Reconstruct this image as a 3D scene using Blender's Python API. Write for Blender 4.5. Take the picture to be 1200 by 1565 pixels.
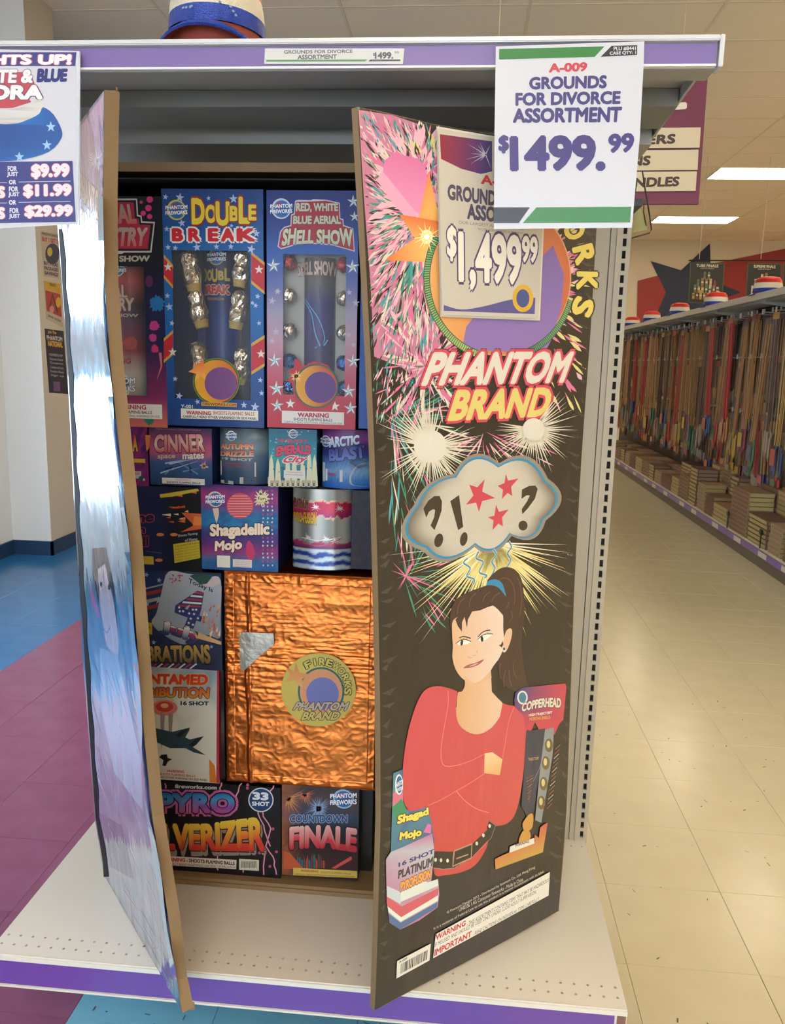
import bpy, bmesh, math, random
from mathutils import Vector, Matrix
from mathutils.geometry import tessellate_polygon
for o in list(bpy.data.objects): bpy.data.objects.remove(o)
SC = bpy.context.scene
COL = SC.collection
R = math.radians
rnd = random.Random(7)
# ------------------------------------------------------------------ camera
FPX, PITCH, YAW, ROLL = 1241.08, 0.180636, -0.085478, -0.024856
CAM = Vector((0.27195, -1.32883, 1.38259))
def cam_axes():
    cy, sy, cp, sp = math.cos(YAW), math.sin(YAW), math.cos(PITCH), math.sin(PITCH)
    f = Vector((sy*cp, cy*cp, -sp)); r = Vector((cy, -sy, 0)); d = f.cross(r)
    cr, sr = math.cos(ROLL), math.sin(ROLL)
    return cr*r + sr*d, -sr*r + cr*d, f
AR, AD, AF = cam_axes()
cd = bpy.data.cameras.new('camera'); cam = bpy.data.objects.new('camera', cd); COL.objects.link(cam)
cd.sensor_fit = 'HORIZONTAL'; cd.sensor_width = 36; cd.lens = FPX*36/1200; cd.clip_start = .02; cd.clip_end = 200
m = Matrix((( AR.x, -AD.x, -AF.x, CAM.x), (AR.y, -AD.y, -AF.y, CAM.y), (AR.z, -AD.z, -AF.z, CAM.z), (0, 0, 0, 1)))
cam.matrix_world = m
SC.camera = cam
def hexc(h, a=1.0):
    h = h.lstrip('#'); v = [int(h[i:i+2], 16)/255 for i in (0, 2, 4)]
    return tuple([(x/12.92 if x <= .04045 else ((x+.055)/1.055)**2.4) for x in v] + [a])
# ------------------------------------------------------------------ world, exposure, daylight
w = bpy.data.worlds.new('world'); SC.world = w; w.use_nodes = True
wb = w.node_tree.nodes['Background']; wb.inputs[0].default_value = (.62, .8, 1, 1); wb.inputs[1].default_value = 5.0
vs = SC.view_settings
SC.display_settings.display_device = 'sRGB'
vs.view_transform = 'Standard'; vs.look = 'None'; vs.gamma = 1; vs.use_curve_mapping = False; vs.exposure = 0.0
LIGHT_W = 18.0      # troffer diffuser radiance
def area(name, loc, rot, sx, sy, power, col):
    l = bpy.data.lights.new(name, 'AREA'); l.shape = 'RECTANGLE'; l.size = sx; l.size_y = sy; l.energy = power; l.color = col
    o = bpy.data.objects.new(name, l); o.location = loc; o.rotation_euler = rot; COL.objects.link(o); return o
# daylight: front window lamp added as display fill, then the left wall's window
area('front_fill_daylight', (-.6, -6.44, 1.55), (R(90), 0, 0), 7.6, 2.5, 150, (.86, .92, 1.0))
area('window_daylight_low', (-2.93, .95, .86), (0, R(-90), 0), .66, 3.7, 34, (.66, .84, 1.0))
area('window_daylight', (-2.93, .95, 1.74), (0, R(-90), 0), .46, 3.7, 26, (.66, .84, 1.0))
# ------------------------------------------------------------------ measuring from the photograph
def ray(u, v): return AF + AR*((u-600)/FPX) + AD*((v-782.5)/FPX)
def onplane(u, v, q, n):
    d = ray(u, v); n = Vector(n); return CAM + d*((Vector(q)-CAM).dot(n)/d.dot(n))
def ony(u, v, y): return onplane(u, v, (0, y, 0), (0, 1, 0))
def onx(u, v, x): return onplane(u, v, (x, 0, 0), (1, 0, 0))
def onz(u, v, z): return onplane(u, v, (0, 0, z), (0, 0, 1))
# ------------------------------------------------------------------ materials
MATS = {}
def mat(name, col, rough=.5, metal=0, coat=0, emit=0, spec=.5, trans=0, alpha=1, bump=None, coat_rough=.05, ecol=None, ior=1.5, vcol=False, noise=None):
    if name in MATS: return MATS[name]
    m = bpy.data.materials.new(name); m.use_nodes = True; nt = m.node_tree; b = nt.nodes['Principled BSDF']; L = nt.links
    c = hexc(col) if isinstance(col, str) else col
    b.inputs['Base Color'].default_value = c; b.inputs['Roughness'].default_value = rough; b.inputs['Metallic'].default_value = metal
    b.inputs['Coat Weight'].default_value = coat; b.inputs['Coat Roughness'].default_value = coat_rough
    b.inputs['Specular IOR Level'].default_value = spec; b.inputs['Transmission Weight'].default_value = trans; b.inputs['Alpha'].default_value = alpha
    b.inputs['IOR'].default_value = ior
    if emit: b.inputs['Emission Color'].default_value = hexc(ecol) if ecol else c; b.inputs['Emission Strength'].default_value = emit
    if vcol:
        a = nt.nodes.new('ShaderNodeAttribute'); a.attribute_name = 'Col'; L.new(a.outputs['Color'], b.inputs['Base Color'])
    tc = None
    if noise or bump: tc = nt.nodes.new('ShaderNodeTexCoord')
    if noise:   # (scale, amount, second colour, xyz stretch)
        n = nt.nodes.new('ShaderNodeTexNoise'); n.inputs['Scale'].default_value = noise[0]; n.inputs['Detail'].default_value = 4
        mp = nt.nodes.new('ShaderNodeMapping'); mp.inputs['Scale'].default_value = noise[3] if len(noise) > 3 else (1, 1, 1)
        L.new(tc.outputs['Object'], mp.inputs[0]); L.new(mp.outputs[0], n.inputs['Vector'])
        rp = nt.nodes.new('ShaderNodeValToRGB'); rp.color_ramp.elements[0].position = .5-noise[1]; rp.color_ramp.elements[1].position = .5+noise[1]
        rp.color_ramp.elements[0].color = c; rp.color_ramp.elements[1].color = hexc(noise[2])
        L.new(n.outputs[0], rp.inputs[0]); L.new(rp.outputs[0], b.inputs['Base Color'])
    if bump:    # (scale, strength, distance, stretch)
        n = nt.nodes.new('ShaderNodeTexNoise'); n.inputs['Scale'].default_value = bump[0]; n.inputs['Detail'].default_value = 3
        mp = nt.nodes.new('ShaderNodeMapping'); mp.inputs['Scale'].default_value = bump[3] if len(bump) > 3 else (1, 1, 1)
        L.new(tc.outputs['Object'], mp.inputs[0]); L.new(mp.outputs[0], n.inputs['Vector'])
        bp = nt.nodes.new('ShaderNodeBump'); bp.inputs['Strength'].default_value = bump[1]; bp.inputs['Distance'].default_value = bump[2]
        L.new(n.outputs[0], bp.inputs['Height']); L.new(bp.outputs[0], b.inputs['Normal'])
        if coat: L.new(bp.outputs[0], b.inputs['Coat Normal'])
    MATS[name] = m; return m
# ------------------------------------------------------------------ objects
def link(name, me, mt=None, parent=None, label=None, cat=None, group=None, kind=None, loc=None):
    o = bpy.data.objects.new(name, me); COL.objects.link(o)
    if mt is not None and me is not None and len(me.materials) == 0: me.materials.append(mt)
    if loc is not None: o.location = loc
    if parent is not None: o.parent = parent
    tag(o, label, cat, group, kind); return o
def tag(o, label=None, cat=None, group=None, kind=None):
    if label: o['label'] = label
    if cat: o['category'] = cat
    if group: o['group'] = group
    if kind: o['kind'] = kind
    return o
def thing(name, label, cat, loc=(0, 0, 0), rz=0, group=None):
    o = bpy.data.objects.new(name, None); COL.objects.link(o); o.empty_display_size = .05
    o.location = loc; o.rotation_euler = (0, 0, rz); return tag(o, label, cat, group)
def copy_tree(o, parent=None):
    c = o.copy(); COL.objects.link(c); mi = o.matrix_parent_inverse.copy(); c.parent = parent; c.matrix_parent_inverse = mi
    for ch in list(KIDS.get(o.name, [])): copy_tree(ch, c)
    return c
KIDS = {}
class MB:
    """collects boxes, prisms and tubes for ONE mesh"""
    def __init__(s): s.v = []; s.f = []; s.mi = []; s.cur = 0
    def face(s, pts):
        i = len(s.v); s.v += [tuple(p) for p in pts]; s.f.append(tuple(range(i, i+len(pts)))); s.mi.append(s.cur); return s
    def box(s, a, b, bev=0):
        x0, y0, z0 = a; x1, y1, z1 = b; i = len(s.v)
        if bev <= 0:
            s.v += [(x, y, z) for z in (z0, z1) for y in (y0, y1) for x in (x0, x1)]
            for q in ((0, 2, 3, 1), (4, 5, 7, 6), (0, 1, 5, 4), (2, 6, 7, 3), (0, 4, 6, 2), (1, 3, 7, 5)): s.f.append(tuple(i+k for k in q)); s.mi.append(s.cur)
            return s
        bm = bmesh.new(); bmesh.ops.create_cube(bm, size=1)
        for v in bm.verts: v.co = Vector(((x0+x1)/2+v.co.x*(x1-x0), (y0+y1)/2+v.co.y*(y1-y0), (z0+z1)/2+v.co.z*(z1-z0)))
        bmesh.ops.bevel(bm, geom=bm.edges[:], offset=bev, segments=2, affect='EDGES'); s.add(bm); return s
    def add(s, bm):
        bm.verts.index_update(); i = len(s.v); s.v += [tuple(v.co) for v in bm.verts]
        for f in bm.faces: s.f.append(tuple(i+v.index for v in f.verts)); s.mi.append(s.cur)
        bm.free(); return s
    def prism(s, pts, off):
        """closed outline pts (3D), extruded by vector off"""
        off = Vector(off); n = len(pts); i = len(s.v); P = [Vector(p) for p in pts]
        s.v += [tuple(p) for p in P] + [tuple(p+off) for p in P]
        for t in tessellate_polygon([P]):
            s.f.append(tuple(i+k for k in t)); s.f.append(tuple(i+n+k for k in reversed(t))); s.mi += [s.cur]*2
        for k in range(n): s.f.append((i+k, i+(k+1) % n, i+n+(k+1) % n, i+n+k)); s.mi.append(s.cur)
        return s
    def tube(s, pts, r, seg=8, cap=True):
        P = [Vector(p) for p in pts]; rs = r if isinstance(r, (list, tuple)) else [r]*len(P); base = len(s.v); up = Vector((0, 0, 1))
        for k, p in enumerate(P):
            t = (P[min(k+1, len(P)-1)]-P[max(k-1, 0)]).normalized()
            a = t.cross(up if abs(t.z) < .95 else Vector((1, 0, 0))).normalized(); b = t.cross(a)
            for j in range(seg):
                th = 2*math.pi*j/seg; s.v.append(tuple(p+(a*math.cos(th)+b*math.sin(th))*rs[k]))
        for k in range(len(P)-1):
            for j in range(seg):
                q = base+k*seg; s.f.append((q+j, q+(j+1) % seg, q+seg+(j+1) % seg, q+seg+j)); s.mi.append(s.cur)
        if cap:
            s.f.append(tuple(base+j for j in reversed(range(seg)))); s.f.append(tuple(base+(len(P)-1)*seg+j for j in range(seg))); s.mi += [s.cur]*2
        return s
    def lathe(s, prof, c=(0, 0, 0), seg=24, axis=None):
        M = Matrix.Identity(3) if axis is None else Vector((0, 0, 1)).rotation_difference(Vector(axis)).to_matrix(); c = Vector(c); base = len(s.v)
        for (r, z) in prof:
            for j in range(seg):
                th = 2*math.pi*j/seg; s.v.append(tuple(c+M @ Vector((r*math.cos(th), r*math.sin(th), z))))
        for k in range(len(prof)-1):
            for j in range(seg):
                q = base+k*seg; s.f.append((q+j, q+(j+1) % seg, q+seg+(j+1) % seg, q+seg+j)); s.mi.append(s.cur)
        return s
    def mesh(s, name, mats=None, smooth=False):
        me = bpy.data.meshes.new(name); me.from_pydata(s.v, [], s.f); me.update()
        if mats:
            for q in (mats if isinstance(mats, (list, tuple)) else [mats]): me.materials.append(q)
            me.polygons.foreach_set('material_index', s.mi)
        if smooth: me.polygons.foreach_set('use_smooth', [True]*len(me.polygons))
        return me
    def build(s, name, mt, parent=None, smooth=False, **k):
        o = link(name, s.mesh(name, mt, smooth), None, parent, **k)
        if parent is not None: KIDS.setdefault(parent.name, []).append(o); o.matrix_parent_inverse = parent.matrix_basis.inverted()
        return o
# ------------------------------------------------------------------ flat print
GLY = {}
def glyph(txt, off=0.0, sp=1.0):
    k = (txt, off, sp)
    if k in GLY: return GLY[k]
    cu = bpy.data.curves.new('t', 'FONT'); cu.body = txt; cu.size = 1; cu.offset = off; cu.space_character = sp; cu.resolution_u = 3; cu.dimensions = '2D'; cu.fill_mode = 'FRONT'
    ob = bpy.data.objects.new('t', cu); me = ob.to_mesh()
    V = [(v.co.x, v.co.y) for v in me.vertices]; F = [tuple(p.vertices) for p in me.polygons]
    ob.to_mesh_clear(); bpy.data.objects.remove(ob); bpy.data.curves.remove(cu)
    GLY[k] = (V, F); return GLY[k]
def mixc(a, b, t): return tuple(a[i]*(1-t)+b[i]*t for i in range(4))
class Art:
    """print on a plane: coordinates are read off the photograph and kept as metres on the printed face"""
    STEP = 6e-6
    def __init__(s, O, U, V, N, bulge=None, h0=.0003):
        s.O, s.U, s.V, s.N = Vector(O), Vector(U).normalized(), Vector(V).normalized(), Vector(N).normalized()
        s.bulge = bulge; s.h = h0; s.v = []; s.f = []; s.c = []
    def px(s, p):
        q = onplane(p[0], p[1], s.O, s.N)-s.O; return (q.dot(s.U), q.dot(s.V))
    def to3(s, p, h=0):
        b = s.bulge(p[0], p[1]) if s.bulge else 0
        return s.O+s.U*p[0]+s.V*p[1]+s.N*(h+b)
    def raw(s, pts, faces, cols, lift=None):
        h = s.h if lift is None else lift; i = len(s.v)
        s.v += [tuple(s.to3(p, h)) for p in pts]; s.f += [tuple(i+k for k in f) for f in faces]; s.c += cols
        if lift is None: s.h += s.STEP
    def lrect(s, r):
        """pixel rect (mid-edge reading) -> local x0,y0,x1,y1 with y up"""
        u0, v0, u1, v1 = r; um, vm = (u0+u1)/2, (v0+v1)/2
        return (s.px((u0, vm))[0], s.px((um, v1))[1], s.px((u1, vm))[0], s.px((um, v0))[1])
    def quad(s, q):
        if len(q) == 4 and not isinstance(q[0], (tuple, list)):
            x0, y0, x1, y1 = s.lrect(q); return [(x0, y1), (x1, y1), (x1, y0), (x0, y0)]
        return [s.px(p) for p in q]
    def colf(s, c):
        if callable(c): return c
        if isinstance(c, (tuple, list)):
            cs = [hexc(x) for x in c]; n = len(cs)-1
            def f(x, y):
                t = min(.9999, max(0, 1-y))*n; k = int(t); return mixc(cs[k], cs[k+1], t-k)
            return f
        cc = hexc(c); return lambda x, y: cc
    def poly(s, pts, c, local=False, lift=None):
        P = pts if local else [s.px(p) for p in pts]
        ys = [p[1] for p in P]; xs = [p[0] for p in P]; y0, y1, x0, x1 = min(ys), max(ys), min(xs), max(xs); f = s.colf(c)
        T = tessellate_polygon([[Vector((p[0], p[1], 0)) for p in P]])
        s.raw(P, [tuple(t) for t in T], [f((p[0]-x0)/max(1e-6, x1-x0), (p[1]-y0)/max(1e-6, y1-y0)) for p in P], lift)
    def rect(s, r, c, n=1): s.grid(r, c, n, n) if n > 1 else s.poly(s.quad(r), c, True)
    def grid(s, r, c, nx=20, ny=20):
        """rect or quad filled by a colour function f(x,y), x right 0..1, y up 0..1"""
        Q = s.quad(r); f = s.colf(c); pts = []; cols = []
        for j in range(ny+1):
            for i in range(nx+1):
                a, b = i/nx, j/ny; pts.append(s.bil(Q, a, b)); cols.append(f(a, b))
        s.raw(pts, [(j*(nx+1)+i, j*(nx+1)+i+1, (j+1)*(nx+1)+i+1, (j+1)*(nx+1)+i) for j in range(ny) for i in range(nx)], cols)
    def bil(s, Q, a, b):
        tl, tr, br, bl = Q
        return tuple((tl[k]*(1-a)+tr[k]*a)*b+(bl[k]*(1-a)+br[k]*a)*(1-b) for k in (0, 1))
    def text(s, txt, q, c, w=.02, outs=(), warp=None, sp=1.0):
        Q = s.quad(q)
        if txt in 'I1' and (Vector(Q[0])-Vector(Q[1])).length > .45*(Vector(Q[0])-Vector(Q[3])).length: Q = [s.bil(Q, a, b) for a, b in ((.36, 1), (.64, 1), (.64, 0), (.36, 0))]
        w0 = 0.0; V0, F0 = glyph(txt, w0, sp)
        if not V0: return
        hgt = (Vector(Q[0])-Vector(Q[3])).length; ex = w-w0
        x0 = min(p[0] for p in V0); x1 = max(p[0] for p in V0); y0 = min(p[1] for p in V0); y1 = max(p[1] for p in V0)
        x0 -= ex*.8; x1 += ex*.8; y0 -= ex*.8; y1 += ex*.8
        for off, cc in list(outs)+[(0, c)]:
            V, F = glyph(txt, w0, sp); f = s.colf(cc); P = []; C = []; FF = []
            r_ = ex+off*.8; nd = 0 if r_ < .012 or (off == 0 and hgt < .004) else (4 if hgt < .008 else 8)
            for dx, dy in [(0, 0)]+[(r_*math.cos(2*math.pi*(k+.5)/nd), r_*math.sin(2*math.pi*(k+.5)/nd)) for k in range(nd)]:
                i = len(P)
                for (x, y) in V:
                    a, b = (x+dx-x0)/(x1-x0), (y+dy-y0)/(y1-y0); C.append(f(a, min(1, max(0, b))))
                    if warp: a, b = warp(a, b)
                    P.append(s.bil(Q, a, b))
                FF += [tuple(i+k for k in q) for q in F]
            s.raw(P, FF, C)
            if nd:
                nv = len(V); base = len(s.v)-len(P)
                for k in range(nd+1):
                    for j in range(nv): q = s.v[base+k*nv+j]; e = s.N*(k*1.6e-6); s.v[base+k*nv+j] = (q[0]+e.x, q[1]+e.y, q[2]+e.z)
                s.h += 1.6e-6*(nd+1)
    def stroke(s, pts, wd, c, taper=False, local=False, lift=None, scale=None):
        """ribbon; wd in metres"""
        P = [Vector(p if local else s.px(p)) for p in pts]; n = len(P); out = []
        for k, p in enumerate(P):
            t = (P[min(k+1, n-1)]-P[max(k-1, 0)]); t = t.normalized() if t.length > 1e-9 else Vector((1, 0)); nn = Vector((-t.y, t.x))
            ww = wd/2*((1-k/(n-1))*(1-.1)+.1 if taper else 1); out += [tuple(p+nn*ww), tuple(p-nn*ww)]
        f = s.colf(c); cc = [f(.5, 1-k//2/(n-1)) for k in range(2*n)]
        s.raw(out, [(2*k, 2*k+1, 2*k+3, 2*k+2) for k in range(n-1)], cc, lift)
    def disc(s, p, rad, c, n=24, local=False, c2=None, sy=1.0):
        x, y = p if local else s.px(p); f = s.colf(c); cc = f(.5, .5); ce = hexc(c2) if c2 else cc
        s.raw([(x, y)]+[(x+rad*math.cos(2*math.pi*k/n), y+sy*rad*math.sin(2*math.pi*k/n)) for k in range(n)], [(0, k+1, (k+1) % n+1) for k in range(n)], [cc]+[ce]*n)
    def star(s, p, rad, c, rot=0, inner=.4, n=5, local=False):
        x, y = p if local else s.px(p); pts = [(x+rad*(1 if k % 2 == 0 else inner)*math.sin(rot+math.pi*k/n), y+rad*(1 if k % 2 == 0 else inner)*math.cos(rot+math.pi*k/n)) for k in range(2*n)]
        f = s.colf(c); s.raw([(x, y)]+pts, [(0, k+1, (k+1) % (2*n)+1) for k in range(2*n)], [f(.5, .5)]+[f((q[0]-x)/rad/2+.5, (q[1]-y)/rad/2+.5) for q in pts])
    def burst(s, p, rad, n, c, wd, seed=0, r0=0.0, a0=0, a1=2*math.pi, local=False, clip=None, ymul=1):
        g = random.Random(seed); x, y = p if local else s.px(p)
        for k in range(n):
            a = a0+(a1-a0)*(k+g.uniform(-.3, .3))/n; r = rad*g.uniform(.6, 1)
            q0 = (x+math.cos(a)*r0, y+math.sin(a)*r0*ymul); q1 = (x+math.cos(a)*r, y+math.sin(a)*r*ymul)
            if clip: q1 = clip(q0, q1)
            s.stroke([q0, q1], wd, c, True, True, lift=s.h+(k % 5)*s.STEP*.3)
        s.h += s.STEP*2
    def build(s, name, mt, parent, label=None):
        me = bpy.data.meshes.new(name); me.from_pydata(s.v, [], s.f); me.materials.append(mt)
        a = me.color_attributes.new('Col', 'FLOAT_COLOR', 'POINT'); a.data.foreach_set('color', [x for c in s.c for x in c]); me.update()
        o = link(name, me, None, parent, label)
        if parent is not None: KIDS.setdefault(parent.name, []).append(o); o.matrix_parent_inverse = parent.matrix_basis.inverted()
        return o
def smooth(pts, n=5, closed=True):
    out = []; N = len(pts)
    for i in range(N if closed else N-1):
        p0, p1, p2, p3 = [pts[(i+k) % N] if closed else pts[min(max(i+k, 0), N-1)] for k in (-1, 0, 1, 2)]
        for j in range(n):
            t = j/n; out.append(tuple(.5*((2*p1[a])+(-p0[a]+p2[a])*t+(2*p0[a]-5*p1[a]+4*p2[a]-p3[a])*t*t+(-p0[a]+3*p1[a]-3*p2[a]+p3[a])*t**3) for a in (0, 1)))
    if not closed: out.append(tuple(pts[-1]))
    return out
M_PRINT = mat('print_satin', '#ffffff', .5, coat=.1, spec=.3, vcol=True, coat_rough=.15)
M_PAPER = mat('print_paper', '#ffffff', .5, vcol=True)
M_FILM = mat('print_under_film', '#ffffff', .4, coat=1, coat_rough=.06, vcol=True, bump=(22, .5, .004, (1, 1, .35)))
# ================================================================== THE SETTING
H = 3.66
beige = mat('floor_beige', '#cfc4a4', .22, noise=(9, .35, '#c4b898'), spec=.5)
blue = mat('floor_blue', '#1c62a0', .2, noise=(9, .35, '#2a74b0'))
maroon = mat('floor_maroon', '#7a4266', .2, noise=(9, .35, '#885276'))
cyan = mat('floor_cyan', '#68a9c6', .25, noise=(9, .35, '#7ab6d0'))
grout = mat('floor_joint', '#a39a80', .7)
sub = MB().box((-9, -6.5, -.06), (8, 14, -.004)).build('floor', grout, kind='structure')
TX, TY, TS = .7052, 1.3292, .3048
def tile_mesh(nm, mt, s=TS):
    b = MB(); h = s/2-.0004; k = s/2-.0012
    T = [(-k, -k, 0), (k, -k, 0), (k, k, 0), (-k, k, 0)]; B = [(-h, -h, -.0008), (h, -h, -.0008), (h, h, -.0008), (-h, h, -.0008)]; D = [(x, y, -.004) for x, y, z in B]
    b.v = T+B+D; b.f = [(0, 1, 2, 3)]+[(4+i, 4+(i+1) % 4, (i+1) % 4, i) for i in range(4)]+[(8+i, 8+(i+1) % 4, 4+(i+1) % 4, 4+i) for i in range(4)]; b.mi = [0]*9
    return b.mesh(nm, mt)
tms = {k: tile_mesh('floor_tile_'+k, m_) for k, m_ in (('beige', beige), ('blue', blue), ('maroon', maroon), ('cyan', cyan))}
def tile_kind(x):
    return 'blue' if x < -1.73 else 'maroon' if x < -.51 else 'cyan' if x < .4 else 'beige'
cells = []
def inview(x, y, z=0):
    d = Vector((x, y, z))-CAM; zz = d.dot(AF)
    if zz < .2: return None
    return 600+FPX*d.dot(AR)/zz, 782.5+FPX*d.dot(AD)/zz, zz
rest = {k: MB() for k in tms}
for i in range(-32, 24):
    for j in range(-26, 42):
        x, y = TX+(i+.5)*TS, TY+(j+.5)*TS
        if not (-9 < x < 8 and -6.4 < y < 13.9): continue
        p = inview(x, y); vis = p and -70 < p[0] < 1270 and -60 < p[1] < 1640 and not (abs(x) < .45 and y > .35) and not (x > 2.6) and not (x < .3 and x > -.5 and y > .4) and not (x < -2.9) and y < 12
        cells.append((p[2] if vis else 99, x, y))
cells.sort()
for n, (d, x, y) in enumerate(cells):
    k = tile_kind(x)
    if n < 290 and d < 50:
        link('floor_tile', tms[k], None, sub, loc=(x, y, rnd.uniform(-.0003, .0003)))
    else:
        h = TS/2-.0006; rest[k].face([(x-h, y-h, 0), (x+h, y-h, 0), (x+h, y+h, 0), (x-h, y+h, 0)])
for k, b in rest.items():
    if b.v: b.build('distant_floor_tiles', MATS['floor_'+k], sub, kind='stuff')
# scuffs on the vinyl tiles
sc = MB(); g = random.Random(3)
for k in range(150):
    if k < 45: x, y = g.uniform(-.5, .4), g.uniform(-.25, .2)
    elif k < 120: x, y = g.uniform(.62, 1.5), g.uniform(-.2, 2.2)
    else: x, y = g.uniform(-2.2, -.6), g.uniform(0, 3)
    a = g.uniform(0, 3.14); l = g.uniform(.002, .008); t = g.uniform(.0008, .0018); dx, dy = math.cos(a), math.sin(a)
    sc.face([(x-dx*l-dy*t, y-dy*l+dx*t, .0006), (x-dx*l*.8+dy*t, y-dy*l-dx*t, .0006), (x+dx*l+dy*t, y+dy*l-dx*t, .0006), (x+dx*l*.7-dy*t, y+dy*l+dx*t, .0006)])
sc.build('floor_scuff_marks', mat('scuff', '#4a4a44', .6), sub, kind='stuff')
# ceiling: tiles laid in a grid
ceil_m = mat('ceiling_tile', '#f2e2ca', .9, noise=(60, .3, '#eadabf'))
tbar = mat('ceiling_bar', '#e0d0b4', .6)
ce = MB().box((-9, -6.5, H+.02), (8, 14, H+.1)).build('ceiling', tbar, kind='structure')
GX, GY, CX, CY = 3.02, 4.40, 1.2192, .6096
LX = {-6: 1, -3: 1, 0: 1, 3: 1}; LYK = (-16, -12, -8, -4, 0, 7, 12) 
def is_light(i, j): return i in (-9, -6, -3, 0, 3) and (j-7) % 5 == 0 and not (i == -3 and j == 2) and not (i == -6 and j == 2)
ctm = MB().box((-CX/2+.0105, -CY/2+.0105, -.004), (CX/2-.0105, CY/2-.0105, .02)).mesh('ceiling_tile', ceil_m)
bars = MB()
lights = []; cc = []
for i in range(-10, 5):
    for j in range(-18, 16):
        x, y = GX+(i+.5)*CX, GY+(j+.5)*CY
        if not (-8.9 < x < 7.9 and -6.4 < y < 13.9): continue
        if is_light(i, j): lights.append((x, y, (i+9)//3+1, (j+18)//5+1)); continue
        p = inview(x, y, H); vis = p and -150 < p[0] < 1350 and -150 < p[1] < 420
        cc.append((p[2] if vis else 99, x, y))
cc.sort(); crest = MB()
for n, (d, x, y) in enumerate(cc):
    if n < 290 and d < 50: link('ceiling_tile', ctm, None, ce, loc=(x, y, H))
    else: crest.box((x-CX/2+.012, y-CY/2+.012, H-.004), (x+CX/2-.012, y+CY/2-.012, H+.02))
crest.build('distant_ceiling_tiles', ceil_m, ce, kind='stuff')
for i in range(-10, 6): bars.box((GX+i*CX-.01, -6.4, H-.007), (GX+i*CX+.01, 13.9, H+.02))
for j in range(-18, 17): bars.box((-8.9, GY+j*CY-.01, H-.0065), (7.9, GY+j*CY+.01, H+.02))
bars.build('ceiling_grid_bars', tbar, ce, kind='stuff')
diff_m = mat('light_diffuser', '#fff3dc', .4, emit=LIGHT_W, ecol='#fff0d6')
fr_m = mat('light_frame', '#e8e2d4', .4)
lf = MB()
for a, b in (((-CX/2+.01, -CY/2+.01), (CX/2-.01, -CY/2+.03)), ((-CX/2+.01, CY/2-.03), (CX/2-.01, CY/2-.01)), ((-CX/2+.01, -CY/2+.03), (-CX/2+.03, CY/2-.03)), ((CX/2-.03, -CY/2+.03), (CX/2-.01, CY/2-.03))): lf.box((*a, -.012), (*b, .02))
lfm = lf.mesh('light_frame', fr_m); ldm = MB().box((-CX/2+.03, -CY/2+.03, -.004), (CX/2-.03, CY/2-.03, .015)).mesh('light_diffuser', diff_m)
ORDW = ('first', 'second', 'third', 'fourth', 'fifth', 'sixth', 'seventh', 'eighth', 'ninth')
for x, y, li, lj in lights:
    q = inview(x, y, H); near = q and 0 < q[0] < 1400 and q[1] > 0
    lab = 'long recessed ceiling light, the larger of two, above the right aisle' if abs(y-8.97) < .2 and near and x > 2 and x < 5 else 'smaller and farther recessed ceiling light above the right aisle' if abs(y-12.0) < .5 and near and 2 < x < 5 else 'recessed ceiling light, %s row from the window wall, %s from the front windows' % (ORDW[li], ORDW[lj])
    t = thing('ceiling_light', lab, 'light', (x, y, H), group='recessed ceiling lights')
    link('frame', lfm, None, t); link('diffuser', ldm, None, t)
# walls
cream = mat('wall_cream', '#cdbfa4', .7, noise=(3, .4, '#c8b99e'))
cool = mat('wall_white', '#dadcdc', .6)
navyb = mat('baseboard_navy', '#1d3a5c', .4)
MB().box((-9, 14, 0), (8, 14.2, H+.1)).build('wall_back', cream, kind='structure')
MB().box((8, -6.5, 0), (8.2, 14.2, H+.1)).build('wall_right', cream, kind='structure')
MB().box((-9, -6.7, 0), (-4.6, -6.5, H+.1)).box((3.4, -6.7, 0), (8.2, -6.5, H+.1)).box((-4.6, -6.7, 0), (3.4, -6.5, .2)).box((-4.6, -6.7, 2.9), (3.4, -6.5, H+.1)).build('wall_front', cream, kind='structure')
w2 = thing('added_front_window', None, None); tag(w2, kind='structure'); fm = MB()  # unseen front window, added so daylight fills the front of the display
for x in (-4.6, -2.6, -.62, 1.36, 3.35): fm.box((x, -6.62, .2), (x+.05, -6.56, 2.9))
fm.build('window_frame', mat('window_frame', '#8c9298', .4, metal=.5), w2)
MB().box((-4.55, -6.595, .2), (3.35, -6.59, 2.9)).build('window_pane', mat('window_glass', '#ffffff', .02, trans=1, ior=1.45), w2)
MB().box((-9.2, 4, 0), (-9, 14.2, H+.1)).build('wall_far_left', cream, kind='structure')
# left wall with a storefront window opening, and the pilaster that ends it
wl = MB(); X0, X1 = -3.01, -2.86
for a, b in (((X0, -6.5, 0), (X1, -1, H)), ((X0, 3, 0), (X1, 4, H)), ((X0, -1, 0), (X1, 3, .55)), ((X0, -1, 2.0), (X1, 3, H)), ((X0, -1, 1.23), (X1, 3, 1.48))): wl.box(a, b)
wl.build('wall_left', cool, kind='structure')
wf = MB()
for y in (-1, .3, 1.63, 2.96): wf.box((X0+.02, y, .55), (X0+.08, y+.04, 2.0))
for z in (.55, 1.19, 1.48, 1.96): wf.box((X0+.021, -1, z), (X0+.079, 3, z+.04))
win = thing('window_1', None, None); del_k = tag(win, kind='structure')
wf.build('window_frame', mat('window_frame', '#8c9298', .4, metal=.5), win)
MB().box((X0+.04, -.96, .59), (X0+.046, 2.96, 1.96)).build('window_pane', mat('window_glass', '#ffffff', .02, trans=1, ior=1.45), win)
pil = MB().box((-9.2, 4.0, 0), (-2.58, 4.37, H)).build('wall_pilaster', cool, kind='structure')
MB().box((-2.5805, 4.0005, .0), (-2.5785, 4.3695, H)).build('pilaster_shade_slab', mat('pilaster_side_shade', '#c4bbac', .65), kind='structure')  # beige slab puts the shading of the pilaster's side face into colour
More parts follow.
